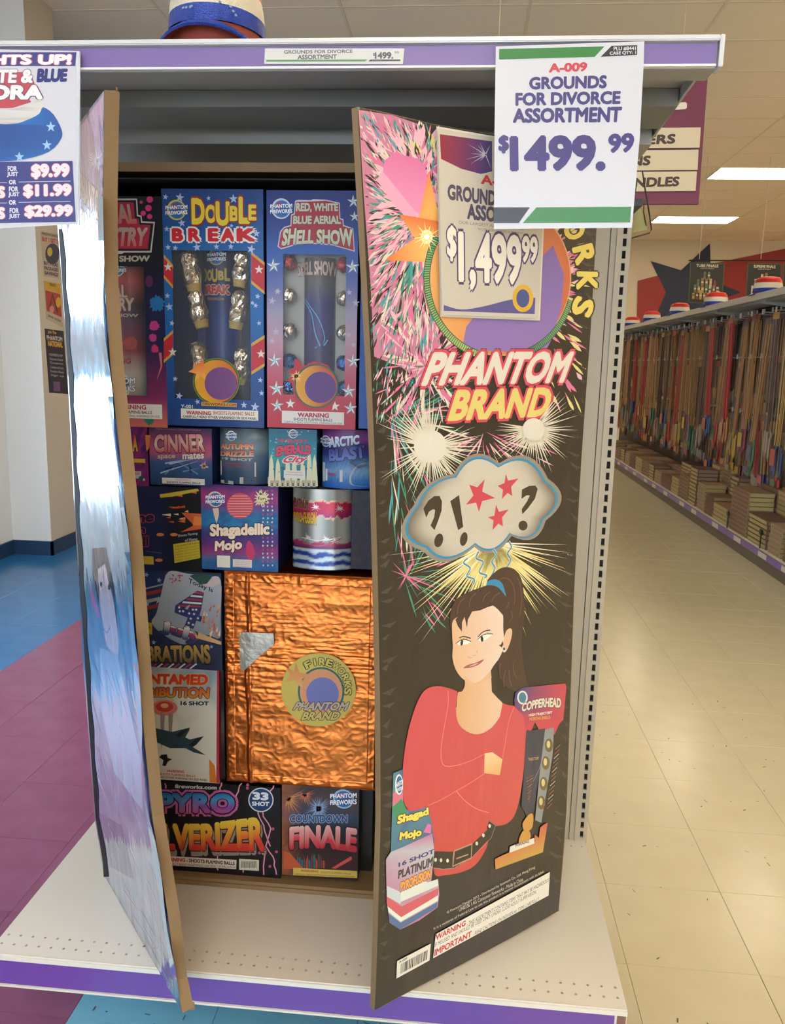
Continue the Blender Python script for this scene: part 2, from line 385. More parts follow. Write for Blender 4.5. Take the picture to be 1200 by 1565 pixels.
bb = MB(); bb.box((-2.875, 3.985, 0), (-2.565, 4.0, .10), 0).box((-2.58, 3.985, 0), (-2.565, 4.385, .10)).box((-2.86, -6.5, 0), (-2.845, 3.985, .10)).build('baseboard_left', navyb, kind='structure')
# mural on the back wall: red band with a big navy star
YM = 13.98
red_m = mat('mural_red', '#8e2622', .6); navy_m = mat('mural_navy', '#1f2740', .6)
def wallpt(u, v): return ony(u, v, YM)
mur = thing('wall_mural', 'red band mural with large navy star on the far wall', 'mural', wallpt(1085, 480))
def flatpoly(pts, th, name, mt, parent=None, **k):
    b = MB(); b.prism(pts, th); return b.build(name, mt, parent, **k)
flatpoly([wallpt(u, v) for u, v in ((975, 429), (1030, 415), (1200, 380), (1420, 345), (1420, 560), (972, 560))], (0, .008, 0), 'red_band', red_m, mur)
flatpoly([wallpt(u, v)-Vector((0, .004, 0)) for u, v in ((995, 399), (1041, 413), (1085, 372), (1087, 428), (1133, 447), (1093, 460), (1110, 520), (1060, 492), (990, 510), (1018, 447))], (0, .006, 0), 'navy_star', navy_m, mur)
# ================================================================== THE END DISPLAY SHELF UNIT
ZD, ZT, YB, YT = .2383, 1.8445, .534, -.05
white = mat('shelf_enamel', '#ddd7cc', .35, bump=(400, .05, .0005))
panel = mat('panel_enamel', '#b3a892', .45)
grey = mat('shelf_enamel_grey', '#a9a79f', .4)
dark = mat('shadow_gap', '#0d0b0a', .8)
purple = mat('ticket_purple', '#6a469c', .3, coat=.4)
clear = mat('ticket_channel_clear', '#eef2f6', .12, trans=.0, alpha=.05, spec=1.0)
chrome = mat('ticket_channel_edge', '#d9dade', .18, metal=.3)
gon = thing('display_shelf', 'white metal end display shelf unit holding the tall open carton', 'shelf', (0, .3, 0))
# bottom deck with two staggered rows of round perforations
dk = MB()
def perforated(b, x0, x1, y, z, pitch, off, rr=.0028):
    n = int((x1-x0)/pitch+.5); h = pitch/2
    for k in range(n):
        cx = x0+h+k*pitch+off
        sq = [(cx+a*h, y+c*h, z) for a, c in ((1, 0), (1, 1), (0, 1), (-1, 1), (-1, 0), (-1, -1), (0, -1), (1, -1))]
        ci = [(cx+rr*math.cos(i*math.pi/4), y+rr*math.sin(i*math.pi/4), z) for i in range(8)]
        for i in range(8): b.face([ci[i], sq[i], sq[(i+1) % 8], ci[(i+1) % 8]])
        for i in range(8): b.face([ci[i], ci[(i+1) % 8], (ci[(i+1) % 8][0], ci[(i+1) % 8][1], z-.004), (ci[i][0], ci[i][1], z-.004)])
P_ = .0254; xa, xb = -.6096, .6096
for y, off in ((.023, 0.0), (.0484, .0)):
    perforated(dk, xa, xb, y, ZD, P_, off)
for y in (.5045,): perforated(dk, xa, xb, y, ZD, P_, 0)
for y0, y1 in ((-.002, .0103), (.0357, .0357), (.0611, .4918), (.5172, YB)):
    if y1 > y0: dk.face([(xa, y0, ZD), (xb, y0, ZD), (xb, y1, ZD), (xa, y1, ZD)])
dk.box((xa, 0, ZD-.05), (xb, YB, ZD-.0045))
dk.box((xa, .002, ZD-.0045), (xa+.001, YB, ZD-.0003)).box((xb-.001, .002, ZD-.0045), (xb, YB, ZD-.0003))
dk.build('bottom_deck', white, gon)
MB().box((xa+.002, .01, ZD-.0046), (xb-.002, .54, ZD-.0041)).build('hole_shade_sheet', dark, gon)  # near-black sheet standing in for the shade inside the holes
lip = MB(); lip.box((xa, -.004, ZD-.072), (xb, 0.001, ZD-.0005)).box((xa, -.007, ZD-.012), (xb, -.004, ZD-.003)).box((xa, -.007, ZD-.070), (xb, -.004, ZD-.066)); lip.build('deck_front_edge', white, gon)
MB().box((xa+.004, -.0055, ZD-.064), (xb-.022, -.004, ZD-.013)).build('purple_ticket_strip', purple, gon)
MB().box((xb-.0175, -.006, ZD-.062), (xb-.002, -.0045, ZD-.014)).build('strip_end_clip', mat('clip_brown', '#7e5a4c', .5), gon)
MB().box((xa+.02, .32, 0), (xb-.02, .34, ZD-.05)).box((xa+.02, .34, 0), (xa+.05, YB, ZD-.05)).box((xb-.05, .34, 0), (xb-.02, YB, ZD-.05)).build('kick_plate', grey, gon)
# back panel and slotted upright posts
MB().box((-.568, YB, ZD-.1), (.568, YB+.012, 1.80)).build('back_panel', panel, gon)
def upright(sx):
    b = MB(); xi, xo = (.570, .6125) if sx > 0 else (-.6125, -.570); y = YB-.002
    def q(x0, x1, z0, z1, yy=y): b.face([(x0, yy, z0), (x1, yy, z0), (x1, yy, z1), (x0, yy, z1)])
    s0, s1 = (.5955, .6035) if sx > 0 else (-.6035, -.5955)
    z0, z1 = ZD-.1, 1.86
    q(xi, s0, z0, z1); q(s1, xo, z0, z1)
    n = int((z1-z0)/.0254); z = z0
    for k in range(n+1):
        zc = ZD+(-4+k)*.0254+.008; lo, hi = zc, zc+.0165
        if hi > z1: break
        if lo > z: q(s0, s1, z, lo)
        for xx in (s0, s1): b.face([(xx, y, lo), (xx, y, hi), (xx, y+.006, hi), (xx, y+.006, lo)])
        b.face([(s0, y, lo), (s1, y, lo), (s1, y+.006, lo), (s0, y+.006, lo)]); b.face([(s0, y, hi), (s1, y, hi), (s1, y+.006, hi), (s0, y+.006, hi)])
        z = hi
    q(s0, s1, z, z1)
    b.box((xi, y+.008, z0), (xo, y+.05, z1)); b.face([(xo, y, z0), (xo, y+.01, z0), (xo, y+.01, z1), (xo, y, z1)]); b.face([(xi, y, z0), (xi, y+.01, z0), (xi, y+.01, z1), (xi, y, z1)])
    g_ = .583 if sx > 0 else -.583
    b.box((g_-.001, y-.003, z0), (g_+.001, y, z1))
    o = b.build('upright_post', panel, gon)
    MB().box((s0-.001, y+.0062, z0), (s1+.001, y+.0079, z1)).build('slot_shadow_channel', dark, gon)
upright(1); upright(-1)
# top shelf seen from below
ts = MB(); ts.box((-.61, YT+.004, ZT-.006), (.606, YB, ZT-.0005)).box((-.61, YT+.001, ZT-.040), (.606, YT+.012, ZT-.006)).box((-.61, YT+.012, ZT-.040), (.606, YT+.05, ZT-.036))
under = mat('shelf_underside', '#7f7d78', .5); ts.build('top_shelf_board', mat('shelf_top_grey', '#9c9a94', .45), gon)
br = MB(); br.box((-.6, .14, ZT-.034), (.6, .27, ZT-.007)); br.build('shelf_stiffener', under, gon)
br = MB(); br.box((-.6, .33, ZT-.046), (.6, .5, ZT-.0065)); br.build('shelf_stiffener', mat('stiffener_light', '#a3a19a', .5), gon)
for sx in (1, -1):
    x = .602*sx; b = MB(); b.prism([(x, YT+.02, ZT-.004), (x, YB, ZT-.004), (x, YB, ZT-.034), (x, .30, ZT-.030), (x, YT+.02, ZT-.020)], (.004*sx, 0, 0)); b.build('shelf_bracket', grey, gon)
# top ticket channel
MB().box((-.61, YT-.012, ZT-.0065), (.6065, YT+.003, ZT+.0008), .0015).build('channel_top_edge', chrome, gon)
MB().box((-.61, YT-.010, ZT-.0395), (.604, YT+.001, ZT-.0365), .001).build('channel_bottom_edge', mat('channel_bottom', '#f4f2f0', .2, coat=.5), gon)
MB().box((-.61, YT-.004, ZT-.036), (.604, YT-.0025, ZT-.008)).build('purple_ticket_strip', purple, gon)
MB().box((.606, YT-.012, ZT-.041), (.6125, YT+.02, ZT+.001), .001).build('channel_end_cap', chrome, gon)
MB().box((-.609, YT-.0105, ZT-.0365), (.6035, YT-.0098, ZT-.0065)).build('clear_ticket_cover', clear, gon)
# ================================================================== THE TALL CARTON WITH ITS TWO OPEN DOORS
kraft = mat('kraft_board', '#8f7350', .75, noise=(14, .3, '#836746', (1, 1, .3)))
blackin = mat('carton_inner_black', '#14100e', .7)
blackout = mat('carton_outer_black', '#0c0a0b', .35, coat=.5)
BX0, BX1, BY, BD, BZ1 = -.491, .492, .248, .520, 1.745
car = thing('display_carton', 'tall black cardboard carton standing on the deck with two doors wide open', 'carton', (0, .38, ZD))
MB().box((BX0, BD-.006, ZD), (BX1, BD, BZ1)).build('carton_back', blackin, car)
MB().box((BX0, BY, ZD), (BX0+.008, BD-.006, BZ1)).build('carton_side', blackout, car)
MB().box((BX1-.008, BY, ZD), (BX1, BD-.006, BZ1)).build('carton_side', blackout, car)
MB().box((BX0+.008, BY, BZ1-.006), (BX1-.008, BD-.006, BZ1)).box((BX0+.008, BY, 1.729), (BX1-.008, BY+.006, BZ1-.006)).build('carton_top', kraft, car)
MB().box((BX0+.008, BY+.006, 1.716), (BX1-.008, BD-.006, 1.7185)).box((BX0+.008, BD-.02, 1.2), (BX1-.008, BD-.007, 1.73)).build('carton_black_lining', blackin, car)
MB().box((BX0+.008, BY, ZD+.0005), (BX1-.008, BD-.006, ZD+.018)).box((BX0+.008, BY-.003, ZD+.0005), (BX1-.008, BY, ZD+.010)).build('bottom_tray', kraft, car)
def plane_of(H0, F0, F1):
    H0, F0, F1 = Vector(H0), Vector(F0), Vector(F1); U = (F0-H0).normalized(); N = U.cross(F1-F0).normalized()
    if N.dot(CAM-F0) < 0: N = -N
    V = N.cross(U); V = V if V.z > 0 else -V
    return H0, U, V, N
def door_body(pl, outline, th, name, mts):
    O, U, V, N = pl
    pts = [onplane(u, v, O, N) for u, v in outline]; b = MB(); b.prism(pts, tuple(-N*th))
    return b.build(name, mts, car)
# right door: printed front turned to the camera
PR = plane_of((.5179, .2495, .2383), (.1508, -.0651, .2383), (.1071, -.1760, 1.7185))
edgeL = [(546, 163), (556, 350), (566, 550), (572, 700), (577, 900), (580, 1060), (581, 1250), (577, 1400), (574, 1500), (572, 1545)]
OUT_R = [(546, 163), (590, 172), (660, 189), (750, 205), (850, 224), (915, 236), (912, 350), (903, 505), (896, 600), (889, 700), (883, 800), (878, 900), (871, 1100), (866, 1240), (862, 1300), (854, 1392), (780, 1434), (700, 1477), (640, 1508), (572, 1545)]+edgeL[-2:0:-1]
M_BLK = mat('door_print_black', '#15110f', .4, coat=1, coat_rough=.07, bump=(14, .5, .006, (1, 1, .3)))
dR = door_body(PR, OUT_R, .014, 'carton_door', kraft)
tag(dR, 'printed door standing open on the right')
# left door: glossy outer face seen at a grazing angle
PL = plane_of((-.490, .2514, .2383), (-.1854, -.1047, .2383), (-.250, -.142, 1.750))
OUT_L = [(160, 137), (159, 200), (158, 300), (160, 430), (169, 560), (184, 700), (198, 830), (211, 1000), (218, 1100), (233, 1250), (257, 1400), (269, 1500), (279, 1548), (220, 1445), (160, 1340), (157, 1325), (145, 1250), (134, 1100), (126, 1000), (122, 900), (115, 800), (110, 700), (103, 560), (95, 430), (88, 345), (88, 236), (123, 186)]
dL = door_body(PL, OUT_L, .021, 'carton_door', kraft)
tag(dL, 'foil-faced door standing open on the left')
# taped corner flap at the top and torn flap at the foot of the left door
O, U, V, N = PL
def dp(pl, u, v, h=0): return tuple(onplane(u, v, pl[0], pl[3])+pl[3]*h)
c0 = onplane(178, 139, PL[0]-PL[3]*.021, PL[3])
MB().box(tuple(c0+Vector((-.016, -.001, -.002))), tuple(c0+Vector((.002, .001, .0005)))).box(tuple(c0+Vector((.000, -.001, -.012))), tuple(c0+Vector((.0015, .001, .005)))).build('torn_top_flap', kraft, dL)
c1 = onplane(291, 1545, PL[0]-PL[3]*.021, PL[3])
MB().prism([c1, c1+Vector((.008, 0, .004)), c1+Vector((.007, .002, .016)), c1+Vector((-.001, 0, .02))], (0, .001, 0)).build('torn_bottom_flap', kraft, dL)
# ================================================================== PRINT ON THE RIGHT DOOR
def Q(pts, ox, oy, s): return [(ox+x/s, oy+y/s) for x, y in pts]
def pxcirc(c, r, n=24, ry=None, rot=0):
    ry = r if ry is None else ry; ca, sa = math.cos(rot), math.sin(rot)
    return [(c[0]+r*math.cos(2*math.pi*k/n)*ca-ry*math.sin(2*math.pi*k/n)*sa, c[1]+r*math.cos(2*math.pi*k/n)*sa+ry*math.sin(2*math.pi*k/n)*ca) for k in range(n)]
def pxrays(A, c, r0, r1, n, col, wd, seed=1, a0=0, a1=6.2832, lo=.55, clip=None):
    g = random.Random(seed); P = []; F = []; C = []; f = A.colf(col)
    for k in range(n):
        a = a0+(a1-a0)*(k+g.uniform(-.3, .3))/n; r = r1*g.uniform(lo, 1); w_ = wd*g.uniform(.6, 1.2)
        b0 = (c[0]+math.cos(a)*r0-math.sin(a)*w_, c[1]+math.sin(a)*r0+math.cos(a)*w_); b1 = (c[0]+math.cos(a)*r0+math.sin(a)*w_, c[1]+math.sin(a)*r0-math.cos(a)*w_)
        t = (c[0]+math.cos(a)*r, c[1]+math.sin(a)*r)
        if clip and not clip(t): continue
        i = len(P); P += [A.px(b0), A.px(b1), A.px(t)]; F.append((i, i+1, i+2)); C += [f(.5, .5)]*3
    if P: A.raw(P, F, C)
O, U, V, N = PR
A = Art(O, U, V, N)
def xl(v):   # left and right limits of the printed face at photo height v
    T = [(163, 547), (350, 557), (550, 567), (700, 573), (900, 578), (1060, 581), (1250, 582), (1400, 578), (1545, 573)]
    for (a, b), (c, d) in zip(T, T[1:]):
        if v <= c: return b+(d-b)*max(0, (v-a))/(c-a)
    return 573
def xr(v):
    T = [(236, 914), (350, 911), (505, 902), (700, 888), (900, 877), (1240, 865), (1392, 853)]
    for (a, b), (c, d) in zip(T, T[1:]):
        if v <= c: return b+(d-b)*max(0, (v-a))/(c-a)
    return 853
def yt(u): return 163+(u-546)*.204
def inside(p, m_=2): return xl(p[1])+m_ < p[0] < xr(p[1])-m_ and p[1] > yt(p[0])+m_
A.poly([(546.5, 163.5), (660, 189.5), (750, 205.5), (914.5, 236.5), (911.5, 350), (902.5, 505), (888.5, 700), (877.5, 900), (865.5, 1240), (853.5, 1392), (780, 1433.5), (700, 1476.5), (640, 1507), (572.5, 1544)]+[(x+.7, y) for x, y in edgeL[-2:0:-1]], '#15110f')
g = random.Random(11)
PK, LP, GR, YL, WH, TL = '#d8709c', '#efb4c4', '#2c8f74', '#dccf88', '#dcd5c2', '#3c9aa8'
def streaks(cx, cy, n, cols, rmin, rmax, lmin, lmax, wd, a0, a1, box=None, seed=0):
    g = random.Random(seed)
    for k in range(n):
        a = g.uniform(a0, a1); r = g.uniform(rmin, rmax); l = g.uniform(lmin, lmax)
        cen = (cx+math.cos(a)*r, cy+math.sin(a)*r); a2 = a+g.uniform(-.18, .18)
        p0 = (cen[0]-math.cos(a2)*l/2, cen[1]-math.sin(a2)*l/2); p1 = (cen[0]+math.cos(a2)*l/2, cen[1]+math.sin(a2)*l/2)
        if not (inside(p0) and inside(p1)): continue
        if box and not (box[0] < cen[0] < box[2] and box[1] < cen[1] < box[3]): continue
        w_ = wd*g.uniform(.4, 1.3); nx, ny = -math.sin(a2)*w_, math.cos(a2)*w_
        mid = (cen[0]+nx*.3, cen[1]+ny*.3)
        A.poly([p0, (cen[0]-nx, cen[1]-ny), (p0[0]*.25+p1[0]*.75-nx*.9, p0[1]*.25+p1[1]*.75-ny*.9), p1, (p0[0]*.25+p1[0]*.75+nx*.9, p0[1]*.25+p1[1]*.75+ny*.9), (cen[0]+nx, cen[1]+ny)], g.choice(cols), lift=A.h+(k % 9)*2.5e-6)
    A.h += 2.4e-5
A.poly([(548, 168), (600, 176), (640, 190), (668, 240), (690, 380), (668, 500), (680, 560), (650, 590), (612, 560), (572, 545), (566, 430), (556, 300)], '#c27a98')
streaks(640, 330, 900, [GR, PK, '#15110f', WH, LP, TL, '#15110f', PK], 10, 200, 20, 70, 2.4, 0, 6.28, (540, 160, 735, 640), 21)
streaks(640, 330, 520, [PK, LP, GR, PK, LP, WH, TL, GR], 10, 190, 18, 60, 2.2, 1.3, 5.2, (540, 160, 700, 660), 1)
streaks(640, 285, 150, [PK, LP], 0, 90, 30, 70, 5, 0, 6.28, (560, 200, 680, 520), 2)
streaks(600, 640, 190, [GR, GR, TL, PK, WH], 15, 200, 25, 90, 1.3, -1.3, 1.6, (560, 560, 700, 860), 3)
streaks(650, 560, 140, [PK, LP, WH, PK], 0, 90, 20, 50, 2.4, 0, 6.28, (575, 470, 740, 650), 4)
streaks(760, 430, 330, [YL, PK, YL, LP, PK], 95, 240, 14, 38, 2.3, -1.2, 1.4, (840, 250, 915, 620), 5)
streaks(760, 430, 160, [YL, WH, PK, YL], 120, 300, 25, 60, 3.2, 3.8, 6.0, (590, 165, 915, 300), 6)
streaks(740, 660, 110, [PK, WH, LP], 20, 120, 8, 40, 1.2, 0, 3.14, (690, 640, 850, 710), 7)
streaks(620, 880, 60, [GR, PK, GR], 0, 130, 20, 70, 1.0, -2.0, 1.4, (578, 780, 720, 960), 8)
g = random.Random(77)
for k in range(1100):
    x, y = g.uniform(548, 668), g.uniform(170, 640)
    if not inside((x, y), 1) or (y > 560 and x > 640): continue
    a = math.atan2(y-330, x-660)+g.uniform(-.35, .35); l = g.uniform(3, 13); w_ = g.uniform(.5, 1.7)
    p0, p1 = (x-math.cos(a)*l, y-math.sin(a)*l), (x+math.cos(a)*l, y+math.sin(a)*l)
    if not (inside(p0, 1) and inside(p1, 1)): continue
    A.poly([p0, (x+math.sin(a)*w_, y-math.cos(a)*w_), p1, (x-math.sin(a)*w_, y+math.cos(a)*w_)], g.choice([GR, LP, '#1a1512', WH, PK, TL, '#1a1512', LP]), lift=A.h+(k % 9)*2.5e-6)
A.h += 2.4e-5
# big pink shell
A.poly([(588, 245), (605, 232), (603, 226), (612, 236), (640, 243), (652, 262), (650, 300), (640, 330), (625, 322), (600, 290), (585, 262)], ('#d76ba4', '#e691bb'))
A.poly([(575, 275), (585, 262), (630, 318), (644, 331), (618, 330), (600, 310)], '#e9a3c0')
# spark star of the fuse
A.poly([(655, 262), (668, 318), (700, 300), (690, 340), (735, 352), (694, 372), (706, 420), (672, 392), (655, 480), (648, 400), (588, 398), (634, 364), (610, 328), (640, 332)], lambda x, y: mixc(hexc('#ffd87a'), hexc('#e2703a'), min(1, 2.0*abs(x-.45)+1.2*abs(y-.54))))
# round emblem: orange disc inside a rope ring (figure left out)
RC, RX, RY = (764, 425), 112, 122
A.poly(pxcirc(RC, RX-3, 48, RY-3, .05), '#caa07a')
A.poly(pxcirc(RC, RX-5, 48, RY-5, .05), lambda x, y: mixc(hexc('#f1b56c'), hexc('#c8643c'), min(1, max(0, 1.3*(1-x)+.15))) if True else None)
A.poly([(706, 534), (712, 500), (735, 470), (775, 440), (815, 405), (845, 375), (862, 420), (858, 470), (842, 520), (832, 540)], ('#7d62a8', '#8a70b4'))
rope = [(RC[0]+RX*math.cos(t), RC[1]+RY*math.sin(t)) for t in [3.68-.06*k for k in range(0, 31)]]
A.stroke(rope, .0125, '#1d4a3c'); A.stroke(rope, .0098, ('#5aa06c', '#a8c070'))
rope2 = [(RC[0]+RX*math.cos(t), RC[1]+RY*math.sin(t)) for t in [.28+.05*k for k in range(0, 20)]]
A.stroke(rope2, .0125, '#1d4a3c'); A.stroke(rope2, .0098, ('#7fb070', '#3f8468'))
for RR in (rope, rope2):
    for k in range(len(RR)-1):
        for h_ in (0.0, .5):
            a, b = RR[k], RR[k+1]; c = (a[0]+(b[0]-a[0])*h_, a[1]+(b[1]-a[1])*h_); nx, ny = (c[0]-RC[0])/RX, (c[1]-RC[1])/RY
            A.stroke([(c[0]-nx*4.4, c[1]-ny*4.4), (c[0]+nx*4.4, c[1]+ny*4.4+1.2)], .0012, '#1d4a3c', lift=A.h)
A.h += 6e-6
A.poly(pxcirc((652, 362), 9, 20, 11), '#fff6da'); A.poly(pxcirc((652, 362), 5, 16, 7), '#ffffff')
pxrays(A, (652, 362), 4, 26, 14, '#ffe79a', 1.6, 3)
# arc lettering FIREWORKS on the right of the ring
for k, ch in enumerate('FIREWORKS'):
    t = -2.0+.29*k; rx, ry = RX+21, RY+19; c = (RC[0]+rx*math.cos(t), RC[1]+ry*math.sin(t)); tx, ty = -math.sin(t), math.cos(t); nx, ny = math.cos(t), math.sin(t); a, b = 14, 16
    A.text(ch, [(c[0]-tx*a+nx*b, c[1]-ty*a+ny*b), (c[0]+tx*a+nx*b, c[1]+ty*a+ny*b), (c[0]+tx*a-nx*b, c[1]+ty*a-ny*b), (c[0]-tx*a-nx*b, c[1]-ty*a-ny*b)], '#e4cf62', .05, [(.07, '#241d12')])
ital = lambda a, b: (a+.06*(b-.5), b)
A.text('PHANTOM', [(655, 538), (872, 537), (866, 585), (650, 590)], '#dcd4c8', .05, [(.11, '#3a1a20'), (.085, '#d2405a')], ital, 1.02)
A.text('BRAND', [(693, 596), (843, 592), (838, 636), (688, 643)], '#dcca74', .05, [(.115, '#3a1a20'), (.09, '#d2405a')], ital, 1.02)
# two white shell bursts
for c, r0, r1, n, sd in (((657, 682), 25, 92, 80, 5), ((815, 656), 17, 74, 64, 6)):
    pxrays(A, c, r0-2, r1, n, WH, 1.5, sd, lo=.55, clip=lambda p: inside(p) and not (p[1] < 645 and 680 < p[0] < 845))
    A.poly(pxcirc(c, r0, 28), '#dcd7ca')
# light rays behind the cloud and the woman
pxrays(A, (752, 830), 8, 165, 46, '#e6d98c', 2.6, 8, .15, 3.0, .5, inside)
pxrays(A, (752, 830), 6, 190, 34, '#efe9cc', 1.7, 9, -.1, 3.25, .6, inside)
pxrays(A, (752, 830), 6, 130, 40, '#e6d98c', 2.6, 10, .6, 2.5, .5, inside)
# thought cloud
cl = [(640, 792), (630, 775), (644, 748), (668, 727), (697, 727), (709, 706), (735, 697), (762, 714), (785, 699), (815, 700), (829, 735), (850, 748), (851, 775), (832, 794), (825, 815), (800, 822), (778, 816), (755, 834), (728, 828), (700, 852), (668, 850), (654, 835), (632, 832), (618, 808)]
def cloudpath(g_):   # arcs between cusps
    cusps = [(641, 772), (697, 730), (761, 715), (829, 736), (826, 793), (778, 814), (726, 829), (654, 834)]
    bulg = [(655, 735), (722, 683), (806, 686), (869, 762), (815, 832), (752, 853), (680, 868), (600, 820)]
    out = []
    for k, c in enumerate(cusps):
        d = cusps[(k+1) % 8]; b = bulg[k]
        for j in range(9):
            t = j/9; out.append(((1-t)**2*c[0]+2*t*(1-t)*b[0]+t*t*d[0], (1-t)**2*c[1]+2*t*(1-t)*b[1]+t*t*d[1]))
    cx, cy = 742, 775
    return [(cx+(x-cx)*(1+g_/100)+0, cy+(y-cy)*(1+g_/72)) for x, y in out]
A.poly(cloudpath(9), '#8d877c'); A.poly(cloudpath(4.0), '#1b86b4')
cp = cloudpath(.5); A.poly(cp, '#c6bfb1')
ccx = A.px((742, 775)); cpl = [A.px(p) for p in cp]; nn = len(cpl)
rings = [(ccx[0]+(p[0]-ccx[0])*k, ccx[1]+(p[1]-ccx[1])*k) for k in (1, .93, .8, .6) for p in cpl]
cxs = [p[0] for p in cpl]; wx = max(cxs)-min(cxs)
cols = [mixc(hexc('#c9c3b5'), hexc('#6e675c'), (1, .75, .25, 0)[i//nn]*min(1, max(0, (abs(p[0]-ccx[0])/wx-.12)*3.2))) for i, p in enumerate(rings)]
A.raw(rings, [(r_*nn+k, r_*nn+(k+1) % nn, (r_+1)*nn+(k+1) % nn, (r_+1)*nn+k) for r_ in range(3) for k in range(nn)], cols)
A.h += 6e-6
def C5(*p): return Q(p, 620, 700, 5.0)
A.poly(C5((132, 385), (170, 325), (215, 290), (255, 288), (275, 330), (272, 400), (245, 480), (218, 550), (187, 515), (215, 450), (222, 395), (205, 390), (175, 410), (155, 455)), '#2e241c')
A.poly(C5(*pxcirc((250, 628), 33, 20, 54, .25)), '#2e241c')
A.poly(C5((338, 328), (405, 282), (437, 525), (398, 550)), '#2e241c'); A.poly(C5(*pxcirc((441, 618), 28, 20, 54, .2)), '#2e241c')
A.poly(C5((885, 240), (940, 212), (990, 210), (1006, 235), (985, 310), (930, 385), (888, 430), (884, 390), (925, 330), (945, 285), (920, 285), (882, 312)), '#2e241c')
A.poly(C5(*pxcirc((894, 515), 35, 20, 38, .1)), '#2e241c')
A.poly(C5((600, 162), (582, 255), (680, 305), (582, 328), (557, 410), (535, 340), (458, 355), (515, 285), (483, 203), (545, 222)), '#c93b52')
A.poly(C5((762, 120), (780, 172), (860, 155), (803, 218), (812, 290), (775, 265), (733, 313), (740, 240), (700, 212), (752, 190)), '#c93b52')
A.poly(C5((688, 355), (710, 410), (783, 392), (735, 452), (740, 522), (705, 500), (660, 550), (668, 475), (625, 452), (675, 440)), '#c93b52')
for sq in ([(470, 765), (440, 800), (490, 840), (465, 900), (520, 925), (515, 965)], [(555, 712), (535, 765), (590, 795), (560, 870), (615, 895), (600, 915)], [(665, 695), (690, 740), (655, 790), (680, 840), (650, 900)], [(785, 635), (805, 680), (775, 730), (800, 780), (765, 840)]):
    q = smooth(C5(*sq), 5, False); A.stroke(q, .0045, '#e8e6d4'); A.stroke(q, .0028, '#1b86b4')
# woman: ponytail, hair, face, neck, red top
def W3(*p): return Q(p, 530, 850, 3.0)
def W7(*p): return Q(p, 660, 880, 7.06)
HAIR, HAIR2, SKIN = '#3a2320', '#7a4a48', '#e6c3a4'
A.poly(smooth(W3((640, 120), (680, 70), (720, 50), (765, 58), (795, 95), (808, 150), (814, 240), (806, 330), (800, 400), (806, 480), (820, 560), (838, 620), (830, 650), (800, 640), (765, 615), (735, 600), (705, 560), (690, 490), (705, 430), (735, 380), (760, 300), (745, 200), (700, 140)), 4), HAIR)
A.poly(smooth(W3((475, 330), (472, 270), (482, 225), (510, 188), (560, 162), (620, 140), (680, 122), (730, 150), (758, 210), (762, 300), (748, 345), (720, 400), (700, 420), (600, 400), (500, 380)), 4), HAIR)
A.poly(smooth(W7((225, 480), (215, 620), (222, 760), (218, 880), (250, 1000), (310, 1090), (380, 1140), (450, 1155), (520, 1130), (600, 1070), (660, 970), (720, 890), (760, 800), (775, 700), (765, 560), (765, 440), (740, 390), (690, 345), (660, 320), (600, 330), (520, 365), (430, 385), (330, 420)), 4), lambda x, y: mixc(hexc('#e9d3c2'), hexc('#e2b68e'), max(0, min(1, x*1.2-.1))))
# neck and chest drawn under the chin
A.poly(smooth(W7((350, 1080), (352, 1180), (320, 1245), (275, 1262), (262, 1420)), 3, False)+smooth(W3((498, 690), (500, 740), (525, 785), (570, 812), (615, 812), (670, 780), (705, 730), (715, 680), (690, 650), (663, 620)), 4, False)+W7((640, 1180), (632, 1020), (520, 1130), (450, 1160)), lambda x, y: mixc(hexc('#e9c7ac'), hexc('#d9a878'), max(0, min(1, x))))
A.poly(W7((350, 1090), (450, 1157), (540, 1122), (632, 1020), (640, 1100), (600, 1110), (450, 1190), (352, 1130)), '#dfb48c')
A.poly(W7((250, 470), (275, 540), (320, 600), (322, 500), (348, 440), (375, 560), (385, 470), (430, 385), (330, 380)), HAIR)
A.poly(W7((425, 385), (520, 370), (600, 335), (655, 318), (700, 350), (760, 420), (770, 380), (700, 280), (560, 270), (440, 300)), HAIR)
for q in ([(270, 410), (280, 330), (310, 270), (350, 240)], [(402, 345), (405, 280), (430, 220), (480, 185)], [(548, 270), (570, 215), (625, 170)], [(640, 280), (675, 215), (730, 180)], [(800, 350), (825, 300), (815, 280)], [(830, 500), (865, 440), (850, 380)], [(885, 310), (890, 180), (850, 60), (780, 20), (720, 45)], [(945, 430), (965, 250), (945, 80), (915, 20)], [(735, 940), (728, 1050), (740, 1110)], [(790, 1010), (770, 1120), (778, 1190)], [(830, 1020), (835, 1120), (858, 1190)], [(870, 940), (880, 1040), (915, 1100)]):
    A.stroke(smooth(W7(*q), 4, False), .0011, HAIR2)
A.poly(smooth(W7((580, 95), (620, 45), (700, 40), (760, 90), (795, 215), (770, 190), (720, 130), (650, 100)), 3), '#1f86b8')
A.poly(smooth(W7((838, 565), (862, 590), (850, 680), (815, 780), (780, 825), (755, 800), (765, 720), (778, 650), (800, 590)), 3), '#e3bb9a')
A.poly(W7((718, 745), (740, 740), (760, 700), (768, 740), (748, 772)), HAIR)
A.poly(W7(*pxcirc((775, 790), 22, 14, 26)), '#d8d8d4'); A.poly(W7(*pxcirc((775, 785), 13, 12, 16)), '#3a3a38')
for e in ([(262, 728), (300, 700), (360, 690), (425, 712), (380, 732), (330, 742), (290, 745)], [(490, 690), (530, 650), (590, 625), (655, 628), (620, 655), (570, 690), (520, 702)]):
    A.poly(W7(*e), '#f6f2ea')
A.poly(W7(*pxcirc((318, 720), 15, 14, 32, .15)), '#201812'); A.poly(W7(*pxcirc((536, 678), 16, 14, 32, -.1)), '#201812')
